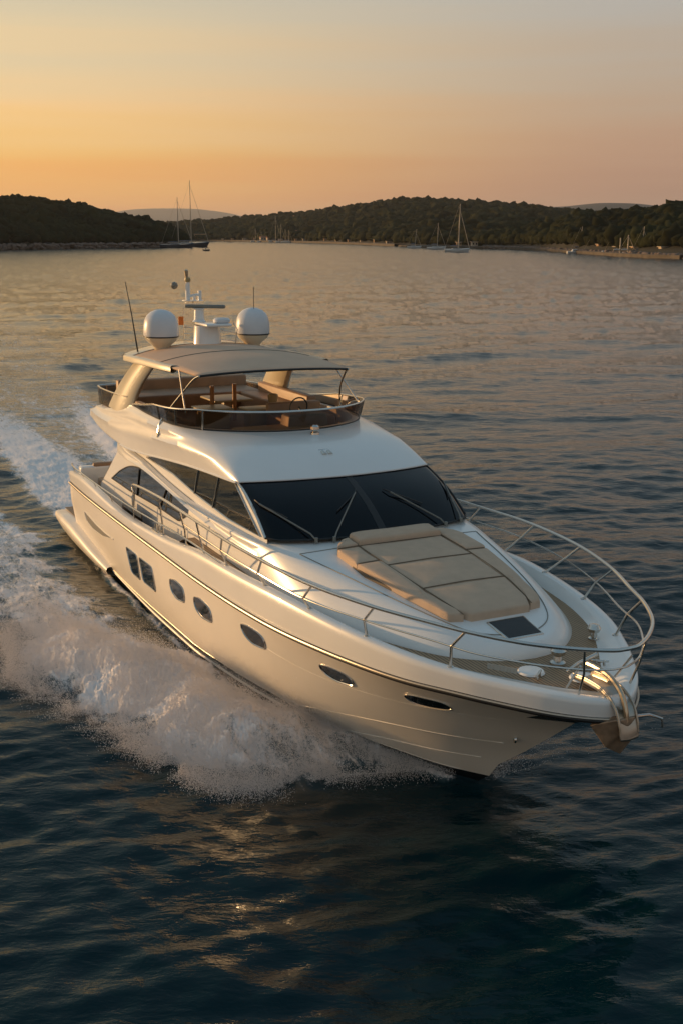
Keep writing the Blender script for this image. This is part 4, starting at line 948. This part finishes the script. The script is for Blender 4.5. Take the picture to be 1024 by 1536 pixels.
# near right shore
sh = [(80,655),(92,630),(101,596),(102,510),(105,460),(108,407),(118,372),(150,320),(220,260)]
rg = [(112,760,6),(126,720,9),(138,700,13),(146,680,16),(151,650,15),(157,600,15.5),(162,555,18),(185,500,19),(290,420,20)]
o, smp, S3 = land('right_shore_hill', sh, rg, back=120, n=90, seed=3)
p = smp(7500, .10, 1.12); r_ = rng.uniform(1.7, 3.4, len(p)); p[:,2] += 1.2+r_*.5*rng.random(len(p)); crowns('shore_wood', p, r_, M['leaf'], 'dark wood on the near hill at the right shore', squash=.85)
# far ridges
def ridge(name, P, depth, m='farhill'):
    c = crv(P, 8); G = [[(p[0], p[1]-depth, -5) for p in c], [(p[0], p[1]-depth*.5, p[2]*.55) for p in c], [(p[0], p[1]-depth*.12, p[2]*.9) for p in c], [tuple(p) for p in c], [(p[0], p[1]+depth*.5, p[2]*.5) for p in c], [(p[0], p[1]+depth, -5) for p in c]]
    tag(MB().grid(G).build(name, M[m]), kind='structure')
ridge('distant_ridge', [(-5280, 14400, 61), (-4080, 14400, 133), (-3302, 14400, 200), (-2880, 14400, 272), (-2616, 14400, 310), (-2201, 14400, 322), (-1781, 14400, 310), (-1363, 14400, 253), (-1111, 14400, 185), (-720, 14400, 97), (-240, 14400, 37), (960, 14400, 13)], 2100)
ridge('distant_hill', [(360, 5400, 48), (684, 5400, 98), (907, 5400, 127), (1064, 5400, 136), (1220, 5400, 150), (1379, 5400, 148), (1490, 5400, 138), (1663, 5400, 127), (2160, 5400, 102), (2880, 5400, 48)], 700)
# rocky foot of the shores
def shore_rocks(name, S, n, w, label, r=(.5,1.6), h=1.6):
    k = rng.uniform(0, len(S)-1.01, n); i = k.astype(int); f = (k-i)[:,None]; P = S[i]*(1-f)+S[i+1]*f
    t = np.gradient(S, axis=0)[i]; t /= np.linalg.norm(t, axis=1)[:,None]; nrm = np.stack([-t[:,1], t[:,0]], 1)
    P = P+nrm*rng.uniform(-.5, w, n)[:,None]; z = rng.uniform(-.2, h, n)
    return crowns(name, np.stack([P[:,0], P[:,1], z], 1), rng.uniform(*r, n), M['rock'], label, 'rocks', squash=.6)
shore_rocks('shore_rocks', S1, 2600, 4, 'pale rock ledge along the foot of the left headland', h=2.6)
shore_rocks('shore_rocks', S3, 2200, 3, 'low rocks along the right shore under the wood', (.4,1.1), 1.4)

# ================================================================== QUAY, BUILDINGS AND BOATS ACROSS THE BAY
M['wall1'] = pmat('pale_plaster', (.50,.40,.30), .9, var=.1); M['wall2'] = pmat('ochre_plaster', (.42,.26,.14), .9, var=.1); M['tile'] = pmat('roof_tile', (.28,.12,.07), .9, var=.2, vscale=2)
M['bwhite'] = pmat('boat_gelcoat', (.62,.60,.57), .3, coat=.3); M['bdark'] = pmat('dark_boat_paint', (.03,.035,.05), .3, coat=.3); M['mast'] = pmat('mast_paint', (.42,.34,.26), .5); M['pane'] = pmat('window_pane', (.01,.01,.012), .1)
M['sail'] = pmat('sail_cover', (.12,.14,.20), .9); M['skin'] = pmat('skin', (.35,.2,.13), .6); M['cloth'] = pmat('dark_jacket', (.06,.07,.09), .9)
def quay(name, P, h, w, label):
    c = crv([(a, b, 0) for a, b in P], 10); t = np.gradient(c, axis=0); t /= np.linalg.norm(t, axis=1)[:,None]; n = np.stack([-t[:,1], t[:,0]], 1)
    G = [[(p[0]+m_[0]*o_, p[1]+m_[1]*o_, z) for p, m_ in zip(c, n)] for o_, z in ((-.6,-1),(-.6,h*.85),(-.3,h),(w,h),(w,-1))]
    return tag(MB().grid(G).build(name, M['quay'], angle=30), kind='structure')
quay('quay', [(-230,1335),(-183,1330),(-124,1284),(-79,1186),(-27,1054),(14,890),(36,765)], 1.7, 14, '')
quay('quay', [(38,752),(57,684),(85,646),(99,594),(100,512),(102.5,461),(105.5,408),(114,380)], 1.3, 7, '')
def building(name, x, y, w, d, h, rz, label, z=1.6, floors=2, n=4, wall='wall1', roof='gable', cat='building', group=None):
    r = empty(name, (x, y, z), (0, 0, R(rz))); tag(r, label, cat, group)
    MB().box((0,0,h/2-1), (w, d, h+2)).build('wall', M[wall], r, bevel=.03)
    if roof == 'gable':
        m_ = MB(); e = .4; V = [(-w/2-e,-d/2-e,h),(w/2+e,-d/2-e,h),(w/2+e,d/2+e,h),(-w/2-e,d/2+e,h),(-w/2,0,h+d*.28),(w/2,0,h+d*.28)]; m_.add(V, [(0,1,5,4),(2,3,4,5),(0,4,3),(1,2,5),(3,2,1,0)]); m_.build('roof', M['tile'], r)
    else:
        MB().box((0,0,h+.12), (w+.9, d+.9, .24)).build('roof', M['wall1'], r)
    for f in range(floors):
        for k in range(n):
            xx = -w/2+(k+.5)*w/n; zz = h*(f+.55)/floors
            MB().box((xx, -d/2-.02, zz), (w/n*.42, .08, h/floors*.45)).build('window', M['pane'], r)
    return r
building('terrace_building', -165, 1338, 15, 9, 6.4, 0, 'two storey building with open terraces on the quay right of the tall masts', z=1.7, floors=2, n=5, wall='wall2', roof='flat')
bt = building('hill_house', -57.5, 1490, 6.5, 6, 3.2, 10, 'sunlit house with a small tower high on the long hill', z=24.5, floors=1, n=2, wall='wall2')
MB().box((-4.3,0,2.9), (2.1,2.1,8)).build('tower', M['wall2'], bt)
MB().box((-4.3,0,7.1), (2.5,2.5,.5)).build('tower_roof', M['tile'], bt)
building('villa', -43, 1168, 8, 7, 5.0, 12, 'pale villa above the marina behind the bare masts', z=5, floors=2, n=3)
building('boathouse', -55, 1172, 6, 5, 2.6, 10, 'low pale boathouse just left of the villa by the marina', z=3, floors=1, n=2)
building('shed', -83, 1203, 6, 5, 3.0, 20, 'small white shed at the left end of the marina quay', z=1.6, floors=1, n=2)
building('shed', -76, 1196, 5, 5, 2.6, 20, 'small white shed beside the leftmost marina shed', z=1.6, floors=1, n=2)
building('harbour_office', 97.6, 668, 4.2, 5, 4.6, 18, 'pale flat roofed harbour office on the right quay beneath the wood', z=1.3, floors=1, n=2, roof='flat')
building('harbour_shed', 104.2, 664, 7, 5, 3.4, 15, 'long shed just right of the pale harbour office', z=1.3, floors=1, n=4, roof='flat')
building('shore_house', 112, 560, 9, 6, 3.2, 25, 'low shore house under the trees behind the right quay', z=3, floors=1, n=4)
building('shore_kiosk', 106, 612, 4, 3, 2.6, 15, 'sunlit ochre kiosk on the right quay', z=1.3, floors=1, n=2, wall='wall2', roof='flat')
HC = ['grey','white','ochre','blue','brown','cream']
for k, (x, y) in enumerate([(-140,1300),(-128,1293),(-112,1262),(-98,1232),(-66,1160),(-49,1118),(-40,1098),(-18,1040),(-8,998),(3,950),(12,912),(22,860),(30,812),(66,676),(74,664),(103.5,585),(104.6,560),(104.8,530),(105.2,505),(106.4,478),(107.5,455),(108.6,430),(112.5,404)]):
    w_ = 2.2+(k*37 % 5)*.5
    building('quay_hut', x+4, y+4, w_, 2.4, 1.7+(k*13 % 4)*.25, 10, 'small low hut among others along the quay across the bay', z=1.4, floors=1, n=2, wall=['wall1','wall2'][k % 2], roof='flat', cat='hut', group='low huts along the quay')
def boat_hull(L, B, H, mat, parent, sheer=.25, name='hull'):
    G = []
    for t in np.linspace(0, 1, 14):
        x = -L/2+L*t; b = B/2*(1-max(0, (t-.45)/.55)**2.2)*(.78+.22*min(1, t/.3)); z = H*(1+sheer*(t-.3)**2*3)
        x2 = x+(.06*L*max(0, t-.7)/.3)
        G.append([(x,0,-.5*H),(x,-b*.6,-.25*H),(x,-b*.92,.15*H),(x2,-b,z),(x2,-b*.9,z+.02),(x2,0,z+.06*B),(x2,b*.9,z+.02),(x2,b,z),(x,b*.92,.15*H),(x,b*.6,-.25*H)])
    m_ = MB().grid(G, closev=True); n = 10; m_.F.append(tuple(range(n))); m_.F.append(tuple(13*n+j for j in range(n))[::-1]); m_.I += [0,0]
    return m_.build(name, M[mat], parent, angle=40)
def sailboat(x, y, L, mh, rz, label, hullm='bwhite', lean=0, ketch=0, sailm='sail', group=None, thick=1.0):
    r = empty('sailing_boat', (x, y, 0), (0, 0, R(rz))); tag(r, label, 'sailing boat', group); B = L*.29; H = L*.09+.15
    h_ = boat_hull(L, B, H, hullm, r)
    MB().box((-.02*L,0,H+.32), (L*.38, B*.5, .6), taper=.85).build('cabin', M['bwhite'], r, bevel=.08)
    MB().box((-.02*L,0,H+.36), (L*.30, B*.52, .2)).build('cabin_window', M['pane'], r)
    def mast(mx, mh_, nm='mast'):
        m_ = MB().tube([(mx,0,H*.8),(mx+math.tan(R(lean))*mh_,0,H+mh_)], [.16*thick,.11*thick], 8).build(nm, M['mast'], r)
        MB().tube([(mx-.1,-B*.3,H+mh_*.5),(mx-.1,B*.3,H+mh_*.5)], .05*thick, 6).build('spreader', M['mast'], m_)
        MB().tube([(mx,0,H+1.4),(mx-L*.34,0,H+1.5)], .10*thick, 8).build('boom', M['mast'], m_)
        MB().tube([(mx-.2,0,H+1.65),(mx-L*.18,0,H+1.75),(mx-L*.33,0,H+1.7)], [.2,.22,.12], 8).build('furled_sail', M[sailm], m_)
        return m_
    mast(L*.08, mh)
    if ketch: mast(-L*.33, mh*ketch, 'mizzen_mast')
    MB().tube([(L*.54,0,H*1.25),(L*.08,0,H+mh*.93)], [.10*thick,.05*thick], 6).build('forestay', M['mast'], r)
    MB().tube([(-L*.48,0,H*1.1),(L*.08,0,H+mh*.98)], .03*thick, 5).build('backstay', M['mast'], r)
    for s in (-1, 1): MB().tube([(L*.06,s*B*.45,H),(L*.08,0,H+mh*.8)], .03*thick, 5).build('shroud', M['mast'], r)
    return r
sailboat(-99.5,684,19,27.5,-5,'dark hulled sailing yacht with a tall mast off the tip of the left headland','bdark',thick=1.5)
sailboat(-97.2,722,24,38.5,0,'tallest masted yacht lying behind the dark one off the left headland','bdark',thick=1.6)
sailboat(53.5,529,11.4,20.5,2,'white sloop with a tall mast moored alone in mid bay','bwhite',thick=1.5,lean=1.2)
sailboat(51.6,622,10,13.0,-3,'small pale sailing boat moored left of the taller sloop','bwhite',lean=1.5)
sailboat(42.5,668,8,10.0,0,'leaning masted small sailing boat near the quay left of the moored pair','bwhite',lean=5)
sailboat(107.2,427,7.5,7.0,8,'white boat with two short masts moored off the right shore','bwhite',ketch=.85,sailm='bwhite',thick=1.8)
for x, y, L, mh, ln, lb in [(-93,1222,9,13,0,'bare masted boat at the left end of the marina'),(-85,1200,8,10,0,'short masted boat beside the white marina sheds'),(-68.5,1168,13,25,0,'tallest bare masted boat in the central marina'),(-61.5,1145,10,17,0,'second tallest boat in the marina, right of the tallest'),(-56,1128,8,12,-1,'low masted boat between the marina masts and the villa'),(-52,1116,8,11,0,'rightmost masted boat of the central marina'),
    (101.5,640,6,6,0,'short masted boat at the quay beside the harbour office'),(105.5,505,8,10.5,4,'leaning mast boat at the right quay, farthest left of its row'),(108.5,492,8,8.2,3,'short leaning mast boat at the right quay under the dark wood'),(110.5,462,8,9,2,'thin masted boat left of the two masted white boat'),(111.8,424,8,10,2,'bare masted boat just right of the two masted white boat'),(117.5,408,6,5,0,'stubby masted boat near the right end of the shore')]:
    sailboat(x, y, L, mh, 10, lb, lean=ln)
def motorboat(x, y, L, rz, label):
    r = empty('motor_boat', (x, y, 0), (0,0,R(rz))); tag(r, label, 'motor boat'); H = L*.13; boat_hull(L, L*.34, H, 'bwhite', r)
    MB().box((.02*L,0,H+.5), (L*.42, L*.24, 1.0), taper=.75).build('cabin', M['bwhite'], r, bevel=.1); MB().box((.06*L,0,H+.62), (L*.34, L*.245, .3), taper=.9).build('cabin_window', M['pane'], r)
motorboat(100.0,487,6.5,10,'small white cabin boat at the right quay left of the leaning masts'); motorboat(105.2,455,5,5,'small cabin boat close to the right quay near the thin mast'); motorboat(112.0,392,4.2,20,'tiny white tender pulled up at the far right shore'); motorboat(-101,1278,6,0,'small white cabin boat by the quay below the terraces')
# dinghy with one person
d = empty('dinghy', (-68,571.6,0), (0,0,R(20))); tag(d, 'tiny open dinghy crossing the bay near the tall masts', 'dinghy'); boat_hull(3.4,1.4,.5,'bdark',d)
MB().box((-1.75,0,.55),(.35,.35,.7)).build('outboard', M['grey'], d, bevel=.05)
import bmesh
def person(loc, rz, label):
    r = bpy.data.meshes.new('person'); V = [(0,0,.55),(0,0,.8),(.02,0,1.05),(.03,0,1.12),(.05,0,1.28),(0,.2,1.02),(-.1,.28,.78),(-.25,.22,.66),(0,-.2,1.02),(.2,-.26,.8),(.38,-.16,.72),(.0,.1,.52),(.42,.14,.55),(.48,.14,.2),(0,-.1,.52),(.42,-.14,.55),(.48,-.14,.2)]
    E = [(0,1),(1,2),(2,3),(3,4),(2,5),(5,6),(6,7),(2,8),(8,9),(9,10),(0,11),(11,12),(12,13),(0,14),(14,15),(15,16)]
    r.from_pydata(V, E, []); o = link('person', r, M['cloth'], None, False); o.location = loc; o.rotation_euler = (0,0,rz)
    sk = o.modifiers.new('skin', 'SKIN'); rad = [.16,.15,.13,.06,.11,.07,.055,.04,.07,.055,.04,.10,.08,.06,.10,.08,.06]
    for k, v in enumerate(r.skin_vertices[0].data): v.radius = (rad[k], rad[k]); v.use_root = (k == 0)
    o.modifiers.new('sub', 'SUBSURF').levels = 1; o.modifiers['sub'].render_levels = 1
    return tag(o, label, 'person')
pp = person((-68.4,571.5,.12), R(20), 'person in a dark jacket sitting upright in the tiny dinghy')

# ================================================================== EVENING HAZE
hm = bpy.data.materials.new('haze_air'); hm.use_nodes = True; t = hm.node_tree; t.nodes.clear(); o = t.nodes.new('ShaderNodeOutputMaterial'); v = t.nodes.new('ShaderNodeVolumePrincipled')
v.inputs['Color'].default_value = (.92,.90,.88,1); v.inputs['Density'].default_value = .00005; v.inputs['Anisotropy'].default_value = .3; t.links.new(v.outputs[0], o.inputs['Volume'])
hz = MB().box((0, 1500, 187), (64000, 64000, 386)).build('haze', hm, smooth=False); tag(hz, kind='stuff')
SC.cycles.volume_bounces = 0; SC.cycles.volume_max_steps = 64
